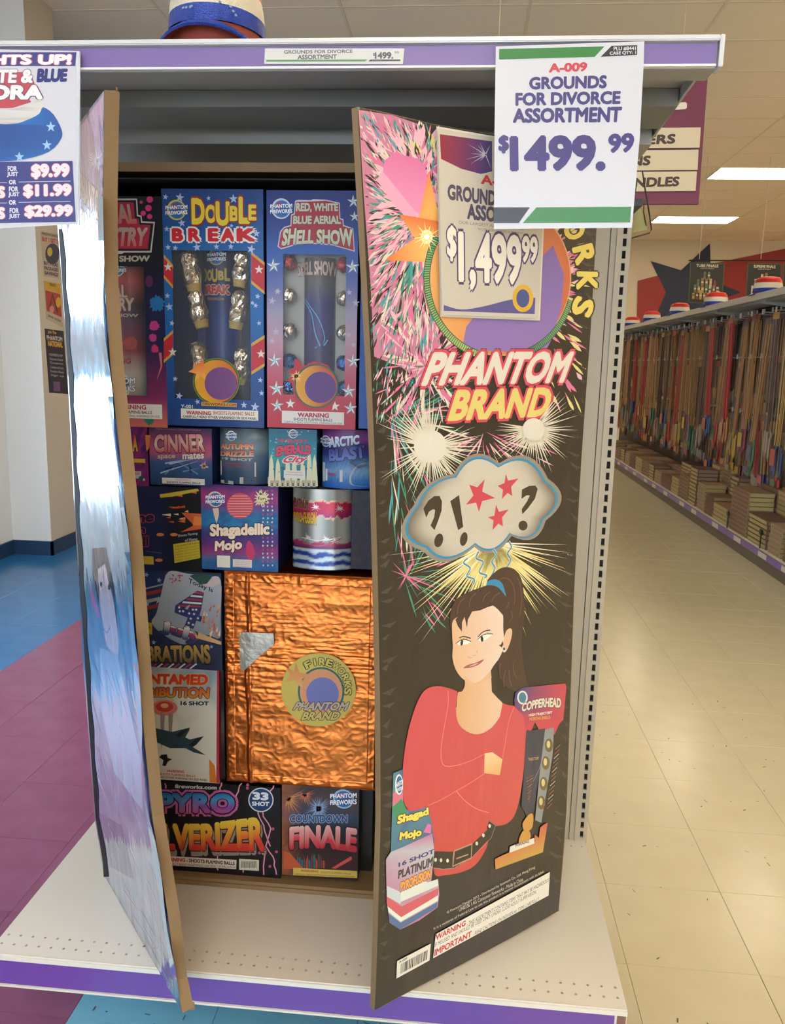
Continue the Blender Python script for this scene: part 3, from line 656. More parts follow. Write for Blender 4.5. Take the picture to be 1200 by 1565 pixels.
for q, wd in (([(255, 728), (300, 695), (350, 682), (420, 708)], .0014), ([(488, 690), (530, 645), (590, 625), (655, 626)], .0014), ([(290, 668), (340, 652), (415, 672)], .002), ([(490, 658), (550, 600), (625, 582)], .002), ([(310, 690), (305, 672)], .0006), ([(340, 684), (338, 664)], .0006), ([(370, 684), (372, 664)], .0006), ([(575, 628), (570, 610)], .0006), ([(600, 625), (598, 606)], .0006), ([(625, 626), (628, 608)], .0006)):
    A.stroke(smooth(W7(*q), 3, False), wd, '#221812')
for q in ([(380, 868), (400, 882), (430, 878)], [(435, 860), (470, 852)], [(480, 800), (488, 835)]): A.stroke(W7(*q), .0008, '#b08a74')
A.poly(smooth(W7((335, 992), (380, 960), (430, 945), (470, 935), (510, 915), (560, 898), (520, 940), (470, 970), (410, 988)), 3), '#a2555a')
A.poly(smooth(W7((400, 972), (450, 950), (500, 935), (470, 958), (430, 972)), 3), '#d8a89c')
RED = ('#cf4a58', '#cc443f')
body = smooth(W3((505, 618), (460, 602), (410, 594), (360, 610), (325, 660), (290, 760), (268, 860), (256, 960), (256, 1060), (262, 1130), (290, 1168), (330, 1174), (372, 1168)), 4, False)+smooth(W3((385, 1230), (395, 1340), (400, 1455), (450, 1460), (520, 1448), (580, 1420), (620, 1370), (645, 1310), (640, 1235)), 4, False)+smooth(W3((690, 1235), (730, 1225), (765, 1190), (790, 1110), (808, 990), (820, 870), (822, 790), (805, 720), (780, 690), (735, 680), (712, 672)), 4, False)+smooth(W3((700, 735), (665, 782), (615, 812), (570, 813), (525, 786), (503, 745), (498, 690)), 3, False)
A.poly(body, RED)
A.poly(W3((630, 903), (665, 897), (712, 930), (700, 1002), (628, 993)), ('#f0d29c', '#e2a86c'))
LN = '#ef8a88'
for q in ([(462, 615), (462, 680), (445, 780), (430, 880), (435, 945), (460, 962), (510, 955), (570, 935), (632, 903)], [(628, 996), (560, 1040), (500, 1075), (430, 1115), (372, 1140)], [(500, 1075), (540, 1120), (590, 1155), (650, 1175)], [(765, 690), (740, 760), (725, 850), (712, 925)]):
    A.stroke(smooth(W3(*q), 4, False), .0011, LN)
# belt
def B3(*p): return Q(p, 530, 1165, 3.0)
A.poly(B3((395, 410), (400, 405), (480, 408), (575, 370), (640, 310), (650, 262), (682, 285), (660, 340), (575, 430), (490, 482), (440, 488), (395, 480)), '#1a1512')
A.stroke(B3((395, 482), (440, 488), (490, 483), (575, 432), (660, 345), (680, 287), (650, 265)), .0009, '#a89f90')
for x, y in ((405, 445), (430, 447), (460, 449), (594, 370), (624, 333), (653, 290)): A.poly(B3(*pxcirc((x, y), 6, 10, 9)), '#ded8ca')
A.stroke(B3((490, 405), (484, 475), (568, 437), (572, 372), (490, 405), (486, 440)), .0035, '#b79474'); A.stroke(B3((500, 440), (555, 420)), .0028, '#b79474')
# small pictures of contents, lower left
def S6(*p): return Q(p, 580, 1170, 6.02)
A.poly(S6((122, 65), (212, 30), (214, 330), (240, 395), (290, 418), (440, 375), (470, 500), (500, 680), (470, 1060), (100, 800)), lambda x, y: mixc(hexc('#3c3f86'), hexc('#4b8f9a'), .5+.5*math.sin(9*x+11*y)))
A.poly(S6((118, 250), (210, 220), (216, 420), (118, 380)), '#d4708c'); A.poly(S6((112, 380), (200, 300), (250, 420), (150, 520)), '#2f8f64')
A.poly(S6((400, 610), (440, 530), (470, 540), (468, 620)), '#e070b0')
A.poly(S6(*pxcirc((175, 170), 36, 20, 95)), '#e8e8f0'); A.poly(S6(*pxcirc((178, 170), 28, 20, 80)), '#2a6a98')
A.text('PHANTOM', S6((140, 160), (212, 120), (212, 165), (140, 205)), '#f0f0f0', .03); A.text('FIREWORKS', S6((140, 215), (212, 180), (212, 215), (140, 250)), '#f0f0f0', .03)
A.text('Shagad', S6((165, 455), (445, 380), (450, 465), (155, 560)), '#f0d85a', .06, [(.09, '#2a1a30')]); A.text('Mojo', S6((185, 610), (385, 570), (380, 660), (175, 705)), '#f0d85a', .06, [(.09, '#2a1a30')])
A.poly(S6((55, 860), (100, 790), (210, 745), (480, 620), (500, 780), (470, 1060), (535, 1040), (545, 1180), (530, 1300), (360, 1420), (185, 1505), (90, 1440), (62, 1250)), lambda x, y: mixc(hexc('#b9c4c8'), hexc('#c26a9c'), .5+.5*math.sin(14*y+3*x)))
A.poly(S6((60, 1200), (200, 1290), (540, 1120), (535, 1180), (370, 1300), (195, 1390), (70, 1290)), '#d45a68'); A.poly(S6((70, 1290), (195, 1390), (535, 1190), (530, 1240), (190, 1430), (80, 1340)), '#e4e8dc'); A.poly(S6((75, 1350), (190, 1440), (530, 1250), (525, 1300), (185, 1505), (92, 1440)), '#4a6c9c')
A.poly(S6((62, 1100), (190, 1160), (190, 1270), (66, 1200)), '#c8d4d6'); A.poly(S6((190, 1160), (360, 1080), (380, 1040), (440, 1070), (530, 1040), (535, 1100), (190, 1250)), '#dfe4dc')
A.text('16 SHOT', S6((170, 890), (500, 760), (500, 800), (170, 930)), '#33307a', .04)
A.text('PLATINUM', S6((170, 960), (490, 830), (480, 920), (165, 1040)), '#3c3040', .05); A.text('PYROFUSION', S6((190, 1070), (470, 940), (462, 1030), (185, 1160)), '#f0a850', .06, [(.08, '#7a2018')])
# small pictures of contents, right
def S5(*p): return Q(p, 740, 1030, 5.21)
A.poly(S5((245, 145), (270, 130), (300, 105), (640, 72), (650, 100), (625, 360), (590, 400), (555, 480), (520, 440), (440, 460), (400, 380), (370, 450), (320, 440), (310, 330), (240, 260), (235, 200)), lambda x, y: mixc(hexc('#c83c50'), hexc('#3a3a78'), max(0, min(1, 1.6*x+1.2*y-1.6))))
A.poly(S5(*pxcirc((300, 185), 42, 20, 55)), '#d8dee0'); A.poly(S5(*pxcirc((300, 185), 30, 20, 42)), '#3a7a9a')
A.text('COPPERHEAD', S5((300, 230), (608, 190), (605, 268), (292, 300)), '#ded4c4', .05, [(.07, '#3a2a28')], lambda a, b: (a, b+.25*math.sin(a*3.14)))
A.text('HIGH TRAJECTORY', S5((350, 315), (537, 292), (535, 318), (350, 342)), '#f0e8d8', .03); A.text('MORTAR SHELLS', S5((355, 345), (522, 325), (520, 352), (357, 370)), '#d4a24a', .03)
A.poly(S5((330, 450), (480, 430), (480, 560), (440, 780), (400, 1000), (360, 1180), (290, 1050), (310, 800)), '#232c44')
A.poly(S5((480, 440), (550, 420), (545, 560), (540, 640), (450, 1180), (400, 1160), (440, 760)), '#8a8f94')
for cx, cy in ((510, 565), (485, 705), (468, 870), (450, 1020)): A.poly(S5(*pxcirc((cx, cy), 32, 16, 55)), '#6a5a34'); A.poly(S5(*pxcirc((cx-3, cy-8), 14, 12, 30)), '#d2c690')
for k in range(14): a = 560+k*36; A.stroke(S5((600-k*5, a), (560-k*5, a+40)), .0012, ('#9a8f70', '#c05a34', '#d8cfb8')[k % 3])
for k in range(9): a = 800+k*24; A.stroke(S5((390-k*4, a), (330+k*2, a+30)), .0014, ('#8a4a30', '#b07a4a')[k % 2])
A.text('TRAJECTORY', S5((345, 665), (430, 655), (430, 685), (345, 695)), '#b8a070', .02); A.stroke(S5((470, 640), (430, 760), (385, 850)), .0012, '#9a8fc0')
A.poly(smooth(S5((345, 1120), (380, 1110), (385, 1170), (370, 1230), (320, 1250), (300, 1190)), 3), '#c8923c'); A.poly(smooth(S5((300, 1250), (350, 1240), (360, 1310), (270, 1340)), 3), '#c8923c')
A.poly(S5((470, 1195), (500, 1180), (462, 1415), (85, 1552), (80, 1470), (140, 1440), (400, 1330), (395, 1275), (430, 1300), (440, 1220)), ('#cc5a48', '#c8a04a'))
A.poly(S5((200, 1370), (395, 1300), (395, 1345), (195, 1420)), '#e4dfd2'); A.text('WARNING', S5((240, 1350), (355, 1315), (352, 1338), (238, 1375)), '#3a1a18', .03)
# small print, warning panel, bar code
def D3(*p): return Q(p, 530, 1165, 3.0)
for s_, q in (('\u00a9 Phantom Designs 2012 - Distributed by Atomson Co., Ltd. Hong Kong', D3((455, 680), (858, 470), (860, 486), (458, 694))), ('UN0336 1.4G Consumer Fireworks - Made in China', D3((510, 665), (805, 524), (806, 540), (512, 682))), ('It is a violation of Federal Law to use this product in a manner inconsistent with its label.', D3((395, 755), (900, 490), (902, 506), (398, 768)))):
    A.text(s_, q, '#cfc6b4', .004)
A.poly(D3((405, 785), (928, 500), (922, 608), (393, 895)), '#e9e4d8')
A.text('WARNING', D3((405, 787), (543, 720), (541, 745), (403, 815)), '#c8303e', .04)
A.text('- THIS ASSORTMENT CONTAINS ITEMS THAT MAY BE HAZARDOUS', D3((549, 730), (924, 527), (922, 545), (547, 750)), '#33302c', .01)
A.text('IF MISUSED AND SHOULD BE USED ONLY UNDER CLOSE ADULT SUPERVISION.', D3((402, 825), (868, 580), (866, 598), (400, 845)), '#33302c', .01)
A.text('IMPORTANT', D3((400, 855), (570, 768), (568, 795), (398, 887)), '#c8303e', .04)
A.text('- READ CAUTIONS ON INDIVIDUAL ITEMS CAREFULLY.', D3((578, 775), (880, 613), (878, 630), (576, 793)), '#33302c', .01)
A.poly(D3((228, 908), (382, 828), (376, 905), (224, 988)), '#e4dfd2')
g = random.Random(2); x = .12
while x < .9:
    wd = g.choice((.012, .02, .03)); tl, tr, br_, bl = [Vector(p) for p in D3((228, 908), (382, 828), (376, 905), (224, 988))]
    def bq(a, b): p = (tl*(1-a)+tr*a)*(1-b)+(bl*(1-a)+br_*a)*b; return (p.x, p.y)
    A.poly([bq(x, .28), bq(x+wd, .28), bq(x+wd, .85), bq(x, .85)], '#1a1816', lift=A.h); x += wd+g.choice((.012, .02))
A.h += 6e-6
A.text('A-009', [bq(.06, .06), bq(.3, .06), bq(.3, .2), bq(.06, .2)], '#1a1816', .02)
A.build('door_print', M_FILM, dR, 'black fireworks print with a woman in red, arms crossed')
# crinkled clear wrap bulging along both long edges of the door
wr = MB(); g = random.Random(5)
film = mat('clear_wrap', '#cfd0cc', .12, alpha=.06, spec=1.0)
for side in (0, 1):
    for k in range(46):
        v = 300+k*26+g.uniform(-8, 8); e = (xl(v)+1) if side == 0 else (xr(v)-1); l = g.uniform(8, 26)*(1 if side == 0 else -1)
        if v > (1535 if side == 0 else 1385) or e < 0: continue
        a = onplane(e, v, O, N); b = onplane(e+l, v-g.uniform(4, 13), O, N); c = onplane(e+l*.5, v+g.uniform(1, 3), O, N)
        h = N*g.uniform(.0015, .004)
        wr.face([a+N*.0035, c+h+N*.003, b+N*.0034]); 
wr.build('wrap_creases', film, dR, kind='stuff')
# paper price tag taped inside a sleeve on the door
pl_o = onplane(748, 340, O+N*.0075, N)
LT = thing('price_tag', 'older paper price tag taped on the right carton door, partly behind the white card', 'sign', pl_o)
A = Art(O+N*.0078, U, V, N)
A.poly([(669, 196), (760, 212), (834, 225), (829, 355), (823, 487), (675, 481)], '#c6beb0')
A.poly([(672, 205), (752, 216), (752, 262), (735, 266), (705, 258), (674, 243)], lambda x, y: mixc(hexc('#3a3a78'), hexc('#8e2438'), max(0, min(1, x*1.6-.3))))
pxrays(A, (742, 236), 1, 34, 22, '#c9c2c4', .8, 3, lo=.4, clip=lambda p: p[0] < 751 and 212 < p[1] < 262)
A.text('A-009', [(735, 266), (795, 276), (795, 291), (735, 281)], '#b83038', .04)
A.text('GROUNDS FOR', [(684, 281), (800, 298), (799, 321), (684, 305)], '#4c4660', .05)
A.text('ASSORTMENT', [(714, 311), (822, 324), (821, 347), (714, 335)], '#4c4660', .05)
A.text('OUR LARGEST ASSORTMENT OF', [(701, 337), (800, 348), (800, 352), (701, 342)], '#7a7470', 0); A.text("'NOTE: YOU SHARED A PREMIUM'", [(730, 348), (800, 355), (800, 358), (730, 352)], '#7a7470', 0)
A.text('$', [(683, 344), (698, 346), (697, 400), (683, 398)], '#e9e1d4', .04, [(.07, '#50406a')])
A.text('1,499', [(700, 353), (797, 360), (796, 446), (701, 442)], '#e9e1d4', .04, [(.055, '#50406a')])
A.text('99', [(798, 360), (822, 362), (821, 402), (797, 401)], '#e9e1d4', .04, [(.09, '#50406a')])
A.poly(smooth([(678, 466), (705, 473), (740, 468), (780, 458), (818, 455)], 4, False)+[(817, 480), (678, 475)], '#5a5690')
A.poly(pxcirc((799, 456), 16, 24, 21), '#d8a838'); A.poly(pxcirc((799, 456), 10, 20, 14), '#4a5488')
A.build('tag_face', M_PAPER, LT)
MB().prism([onplane(u, v, O+N*.0045, N) for u, v in ((667, 193), (836, 222), (831, 355), (825, 490), (673, 484))], tuple(N*.0004)).build('tag_sleeve', mat('tag_sleeve', '#d8d2c6', .3), LT)
# ================================================================== PRINT AND PAINTED GLARE ON THE LEFT DOOR (foil face, grazing)
O, U, V, N = PL
M_FOIL = mat('foil_face', '#ffffff', .22, metal=.55, coat=1, coat_rough=.05, vcol=True, bump=(30, .55, .006, (1, 1, .25)))
A = Art(O, U, V, N)
OUT = [(x, y) for x, y in OUT_L]
def shrink(p, k=.6): return p
A.poly([(159.5, 138)]+OUT_L[1:12]+[(278.5, 1546)]+OUT_L[13:], '#4a4468')
A.poly([(158, 145), (157, 300), (159, 430), (128, 420), (122, 345), (124, 192)], ('#c58aa8', '#9fb8b8'))
for c, r_ in (((150, 245), 22), ((128, 300), 14)): pxrays(A, c, 1, r_, 22, '#f2eef2', 1.1, 4, clip=lambda p: 122 < p[0] < 158)
A.text('PHANTOM', [(122, 262), (157, 300), (157, 345), (122, 300)], '#d8b8a0', .05, [(.08, '#70203a')]); A.text('BRAND', [(124, 318), (157, 350), (157, 372), (124, 345)], '#d8b8a0', .05, [(.08, '#70203a')])
g = random.Random(9)
def LX_(v):
    T = [(236, 89), (345, 89), (560, 104), (800, 116), (900, 123), (1100, 135), (1250, 146), (1340, 161), (1445, 221), (1548, 279)]
    for (a, b), (c, d) in zip(T, T[1:]):
        if v <= c: return b+(d-b)*max(0, v-a)/(c-a)
    return 279
def RX_(v):
    T = [(137, 159), (300, 158), (430, 160), (560, 169), (700, 184), (830, 198), (1000, 211), (1100, 218), (1250, 233), (1400, 257), (1548, 279)]
    for (a, b), (c, d) in zip(T, T[1:]):
        if v <= c: return b+(d-b)*max(0, v-a)/(c-a)
    return 279
def lq(f, v): a, b = LX_(v), RX_(v); return (a+(b-a)*f, v)
rows = []
for j in range(60):
    v = 350+j*20
    rows.append(v)
P = []; C = []; F = []
NX = 14
glare_bands = {350: '#b9c8d8', 430: '#dfe8ee', 520: '#9fb6d0', 600: '#7fb0c8', 680: '#b8a8cc', 760: '#c8d8e6', 840: '#8fb4cc', 940: '#4a90b8', 1040: '#5a94c0', 1120: '#6a84b0', 1220: '#8078a8', 1320: '#8c8ca0', 1540: '#70708a'}  # window glare and floor reflection put into the foil's colours by height
bk = sorted(glare_bands)
def glarec(v):
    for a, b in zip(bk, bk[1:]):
        if v <= b: return mixc(hexc(glare_bands[a]), hexc(glare_bands[b]), max(0, (v-a))/(b-a))
    return hexc(glare_bands[bk[-1]])
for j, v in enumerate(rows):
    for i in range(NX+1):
        f = .03+.94*i/NX; vv = min(v, 1525); p = lq(f, vv); P.append(A.px(p)); C.append(mixc(glarec(v), hexc(g.choice(('#c89ac8', '#5ab0d8', '#e8f0f4', '#30507c'))), g.uniform(0, .38)))
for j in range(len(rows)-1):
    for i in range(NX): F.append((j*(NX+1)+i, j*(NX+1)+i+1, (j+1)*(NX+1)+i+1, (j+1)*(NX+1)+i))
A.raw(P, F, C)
A.poly([lq(.28, 838), lq(.55, 836), lq(.66, 905), lq(.66, 960), lq(.52, 868), lq(.4, 870), lq(.33, 925), lq(.26, 880)], '#3c3a4c')
A.poly([lq(.36, 870), lq(.5, 862), lq(.62, 920), lq(.66, 985), lq(.62, 1010), lq(.42, 985), lq(.36, 930)], '#dcd0e0')
A.poly([lq(.18, 890), lq(.34, 935), lq(.34, 950), lq(.2, 925)], '#d07ac0')
A.stroke([lq(.38, 960), lq(.45, 968), lq(.52, 958)], .002, '#3a5a70'); A.poly(pxcirc(lq(.4, 893), 2, 8, 4), '#3a4450'); A.poly(pxcirc(lq(.55, 897), 2, 8, 5), '#3a4450')
A.poly([lq(.3, 990), lq(.62, 1000), lq(.9, 1160), lq(.85, 1240), lq(.4, 1180), lq(.25, 1080)], '#a8c4e4')
A.poly([lq(.05, 1240), lq(.45, 1262), lq(.5, 1345), lq(.12, 1325)], '#50407e')
for k in range(46):
    v = g.uniform(1000, 1500); f = g.uniform(.08, .85); l = g.uniform(20, 60)
    if v+l < 1530: A.stroke([lq(f, v), lq(min(.95, f+.12), v+l)], g.uniform(.002, .008), g.choice(('#c8d8f0', '#d090b8', '#40508c', '#e4ecf4', '#58a0d0')), True)
A.text('CONTENTS OF CARTON', [lq(.25, 1290), lq(.95, 1500), lq(.78, 1500), lq(.08, 1310)], '#e8ecf0', .02) if False else None
A.build('foil_print_glare', M_FOIL, dL, 'shiny foil print with shop window glare put into its colours')
tp = MB(); tape = mat('black_tape', '#0a0b12', .65, spec=.2)
Lp = [onplane(LX_(v)+d, v, O+N*.0012, N) for v, d in [(v, 0) for v in range(350, 1341, 45)]]; Rp = [onplane(LX_(v)+6+2.5*math.sin(v*.07), v, O+N*.0012, N) for v in range(350, 1341, 45)]
for k in range(len(Lp)-1): tp.face([Lp[k], Rp[k], Rp[k+1], Lp[k+1]])
tp.build('hinge_tape', tape, dL)
# wavy film hanging off the free edge of the foil
wv = MB(); pts = []
for k in range(36):
    v = 300+k*34; off = 4.0*math.sin(k*.9)+3*math.sin(k*.37+1); a = onplane(RX_(v)-9, v, O+N*.002, N); b = onplane(RX_(v)-.5+min(0, off-2), v, O+N*(.006+.003*math.sin(k*1.3)), N); pts.append((a, b))
for (a, b), (c, d) in zip(pts, pts[1:]): wv.face([a, b, d, c])
wv.build('loose_film', mat('loose_film', '#a8c8e0', .1, metal=.7), dL)
# ================================================================== PACKETS INSIDE THE CARTON
YP = .268
def card(c): return mat('card_'+c.strip('#'), c, .45, coat=.2)
def packet(name, label, r, side='#1a2348', depth=.2, y=YP, bulge=0, open_win=None, cat='firework box', extra_left=0):
    """box whose front face spans the pixel rect r on the plane y; returns thing, art"""
    um, vm = (r[0]+r[2])/2, (r[1]+r[3])/2
    x0, x1 = ony(r[0], vm, y).x, ony(r[2], vm, y).x; z1, z0 = ony(um, r[1], y).z, ony(um, r[3], y).z
    t = thing(name, label, cat, ((x0+x1)/2, y+depth/2, z0))
    bl = None; m_ = card(side)
    if bulge:
        hw = (x1-x0)/2; cx = (x0+x1)/2
        def bl(a, b, hw=hw): k = (a-hw)/hw; return bulge*(max(0, 1-k*k)**.5-1)
        n = 16; front = [((x0+(x1-x0)*i/n), y-bl((x1-x0)*i/n, 0)) for i in range(n+1)]
        b = MB(); b.prism([(a, c, z0) for a, c in front]+[(x1, y+depth, z0), (x0, y+depth, z0)], (0, 0, z1-z0)); b.build('packet_body', m_, t)
    elif open_win:
        wx0, wz0, wx1, wz1 = open_win(y); b = MB(); d2 = y+depth; th = .0016
        b.box((x0, y, z0), (wx0, y+th, z1)).box((wx1, y, z0), (x1, y+th, z1)).box((wx0, y, z0), (wx1, y+th, wz0)).box((wx0, y, wz1), (wx1, y+th, z1))
        b.box((x0, y+th, z0), (x0+th, d2, z1)).box((x1-th, y+th, z0), (x1, d2, z1)).box((x0+th, y+th, z0), (x1-th, d2, z0+th)).box((x0+th, y+th, z1-th), (x1-th, d2, z1)).box((x0+th, d2-th, z0+th), (x1-th, d2, z1-th))
        b.build('packet_body', m_, t)
    else:
        MB().box((x0, y, z0), (x1, y+depth, z1), .0012).build('packet_body', m_, t)
    A = Art((x0, y, z0), (1, 0, 0), (0, 0, 1), (0, -1, 0), bl)
    A.W, A.Hh = x1-x0, z1-z0; A.box = (x0, z0, x1, z1)
    return t, A
def lr(A, a0, b0, a1, b1): return [(A.W*a0, A.Hh*b1), (A.W*a1, A.Hh*b1), (A.W*a1, A.Hh*b0), (A.W*a0, A.Hh*b0)]
def lpoly(A, pts, c): A.poly([(A.W*a, A.Hh*b) for a, b in pts], c, True)
def lgrid(A, c, nx=20, ny=20, r=(0, 0, 1, 1)):
    f = A.colf(c); P = []; C = []
    if A.bulge: nx = max(nx, 48)
    for j in range(ny+1):
        for i in range(nx+1): a, b = i/nx, j/ny; P.append((A.W*(r[0]+(r[2]-r[0])*a), A.Hh*(r[1]+(r[3]-r[1])*b))); C.append(f(a, b))
    A.raw(P, [(j*(nx+1)+i, j*(nx+1)+i+1, (j+1)*(nx+1)+i+1, (j+1)*(nx+1)+i) for j in range(ny) for i in range(nx)], C)
    if A.bulge: A.h += .0004; A.STEP = 1.0e-4
def badge(A, c, r, ring='#d8d8b8', col='#e8e8f0'):
    """round blue emblem with two lines of lettering"""
    x, y = A.px(c); R_ = r*.00125
    A.disc((x, y), R_, ring, 28, True); A.disc((x+.0006, y-.0004), R_*.84, '#20407e', 28, True, c2='#2f6aa8'); A.disc((x-R_*.2, y+R_*.3), R_*.3, '#b83048', 10, True)
    for t, dy in (('PHANTOM', .12), ('FIREWORKS', -.42)):
        A.text(t, [(c[0]-r*1.12, c[1]-r*(dy+.30)), (c[0]+r*1.12, c[1]-r*(dy+.40)), (c[0]+r*1.12, c[1]-r*(dy-.02)), (c[0]-r*1.12, c[1]-r*(dy-.08))], col, .04, [(.07, '#20305c')])
def stars(A, pts, c='#c3cbe0', r=.006, sd=0):
    g = random.Random(sd)
    for p in pts: A.star(p, r*(p[2] if len(p) > 2 else 1), c, g.uniform(-.3, .3))
def warn(A, r, l1='WARNING', l2='SHOOTS FLAMING BALLS', l3='CAREFULLY READ ADDITIONAL WARNINGS ON SIDE', c='#ded8cc'):
    A.rect(r, c); u0, v0, u1, v1 = r; h = v1-v0; w_ = u1-u0
    A.text(l1, (u0+w_*.25, v0+h*.06, u1-w_*.25, v0+h*.38), '#b0283a', .04)
    if l2: A.text(l2, (u0+w_*.16, v0+h*.46, u1-w_*.16, v0+h*.68), '#2a2624', .02)
    if l3: A.text(l3, (u0+w_*.04, v0+h*.76, u1-w_*.04, v0+h*.92), '#3a3634', 0)
def splat(A, c, r, col, sd=0):
    g = random.Random(sd); n = 26; x, y = A.px(c); P = [(x, y)]
    for k in range(n): rr = r*(1 if k % 2 else .78)*g.uniform(.85, 1.1); P.append((x+rr*math.cos(2*math.pi*k/n), y+rr*math.sin(2*math.pi*k/n)))
    A.raw(P, [(0, k+1, (k+1) % n+1) for k in range(n)], [A.colf(col)(.5, .5)]*(n+1))
def fin(A, t, nm='front_print', m_=None): return A.build(nm, m_ or M_PRINT, t)
foil_silver = mat('foil_silver', '#cdbda8', .27, metal=.9, bump=(95, .9, .004))
foil_red = mat('foil_red', '#b23a3a', .25, metal=.85, bump=(95, .9, .004)); foil_blue = mat('foil_blue', '#27508c', .25, metal=.85, bump=(95, .9, .004))
paper_y = mat('collar_paper', '#a88c48', .6)
def shell(t, p, r, tilt=0, two=True, m_=foil_silver, collar=True):
    """foil wrapped mortar shell: crumpled double ball on a paper collar"""
    ax = Vector((math.sin(tilt), 0, -math.cos(tilt))); p = Vector(p); g = random.Random(int(p.z*1e4)+int(p.x*1e4))
    if two: prof = [(.0, -r*1.0), (r*.5, -r*.9), (r*.86, -r*.5), (r*.95, 0), (r*.82, r*.5), (r*.78, r*.75), (r*.95, r*1.1), (r*1.05, r*1.6), (r*.98, r*2.1), (r*.8, r*2.5)]
    else: prof = [(0, -r), (r*.5, -r*.87), (r*.87, -r*.5), (r, 0), (r*.87, r*.5), (r*.5, r*.87), (0, r)]
    b = MB(); b.lathe(prof, p, 20, ax)
    b.v = [tuple(Vector(v)+Vector((g.uniform(-1, 1), g.uniform(-1, 1), g.uniform(-1, 1)))*r*.10) for v in b.v]
    o = b.build('foil_shell', m_, t)
    if collar and two:
        b = MB(); b.lathe([(r*.80, r*2.45), (r*.70, r*3.3), (0, r*3.3)], p, 20, ax).lathe([(r*.83, r*2.55), (r*.83, r*2.62), (r*.79, r*2.7)], p, 20, ax); b.build('paper_collar', paper_y, o)
def window_film(A, t, win):
    x0, z0, x1, z1 = win; y = A.O.y
    MB().box((x0-.003, y+.0018, z0-.003), (x1+.003, y+.0021, z1+.003)).build('window_film', mat('packet_film', '#e6e6ea', .08, alpha=.035, spec=1.0), t)
def winrect(u0, v0, u1, v1):
    def f(y): um, vm = (u0+u1)/2, (v0+v1)/2; return (ony(u0, vm, y).x, ony(um, v1, y).z, ony(u1, vm, y).x, ony(um, v0, y).z)
    return f
from mathutils import noise as mn
# --- dark splatter-print shell kit
win = winrect(168, 407, 223, 604)
t, A = packet('shell_kit_box', 'dark navy shell kit box with pink title panel and paint splats, top left', (150, 300, 252, 652), '#141428', open_win=win)
wr_ = win(YP)
for rr in ((0, 0, (wr_[0]-A.box[0])/A.W, 1), ((wr_[2]-A.box[0])/A.W, 0, 1, 1)):
    lgrid(A, lambda a, b: (lambda t_: mixc(mixc(hexc('#c86a58'), hexc('#8a2a5c'), min(1, t_/.13)), hexc('#1a1c44'), min(1, max(0, (t_-.1)/.25))) if t_ < .5 else mixc(hexc('#1a1c44'), hexc('#0f0f18'), min(1, (t_-.5)*4)))(b), 4, 24, rr)
for (b0, b1) in ((0, (wr_[1]-A.box[1])/A.Hh), ((wr_[3]-A.box[1])/A.Hh, 1)):
    lgrid(A, lambda a, b, b0=b0, b1=b1: (lambda t_: mixc(mixc(hexc('#c86a58'), hexc('#8a2a5c'), min(1, t_/.13)), hexc('#0f0f18'), min(1, max(0, (t_-.1)/.25))))(b0+(b1-b0)*b), 4, 10, ((wr_[0]-A.box[0])/A.W, b0, (wr_[2]-A.box[0])/A.W, b1))
def K5(*p): return Q(p, 160, 270, 5.0)
A.poly(K5((-60, 168), (248, 168), (256, 292), (282, 298), (288, 342), (385, 345), (358, 580), (150, 580), (132, 590), (-60, 585)), '#c8c0b8'); A.poly(K5((-60, 180), (240, 180), (247, 302), (274, 308), (280, 354), (374, 357), (349, 568), (-60, 568)), '#14141e'); A.poly(K5((-60, 196), (222, 196), (230, 318), (262, 322), (268, 368), (350, 370), (330, 552), (-60, 552)), '#a8243f')
A.text('AERIAL', K5((-130, 215), (222, 210), (248, 358), (-120, 365)), ('#a89c90', '#c0645c'), .05); A.text('ARTISTRY', K5((-200, 388), (332, 388), (312, 532), (-200, 535)), ('#b0a498', '#c0645c'), .05)
A.text('SHOW', K5((112, 605), (346, 603), (344, 648), (112, 650)), '#b5aa9c', .05); A.text('AERIAL', K5((-60, 605), (92, 605), (92, 650), (-60, 650)), '#b5aa9c', .05)
for c, r_, cc in (((229, 305), 5, '#d03a78'), ((227, 318), 5, '#d03a78'), ((219, 326), 4, '#d03a78'), ((229, 331), 4, '#d03a78'), ((216, 309), 2.5, '#d03a78')): A.poly(pxcirc(c, r_, 14), cc)
splat(A, (240, 464), .017, '#1e6ea8', 1); splat(A, (236, 498), .011, '#c03a80', 2); splat(A, (234, 516), .009, '#c03a80', 3); splat(A, (237, 533), .009, '#c8346a', 4)
A.stroke([(245, 539), (247, 560), (240, 580)], .006, '#d06a68', True); A.poly(pxcirc((228, 430), 6, 14, 9), '#5a2450'); splat(A, (228, 641), .012, '#1c7a5c', 5)
warn(A, (150, 617, 248, 639), 'WARNING', 'SHOOTS FLAMING BALLS')
fin(A, t); window_film(A, t, wr_)
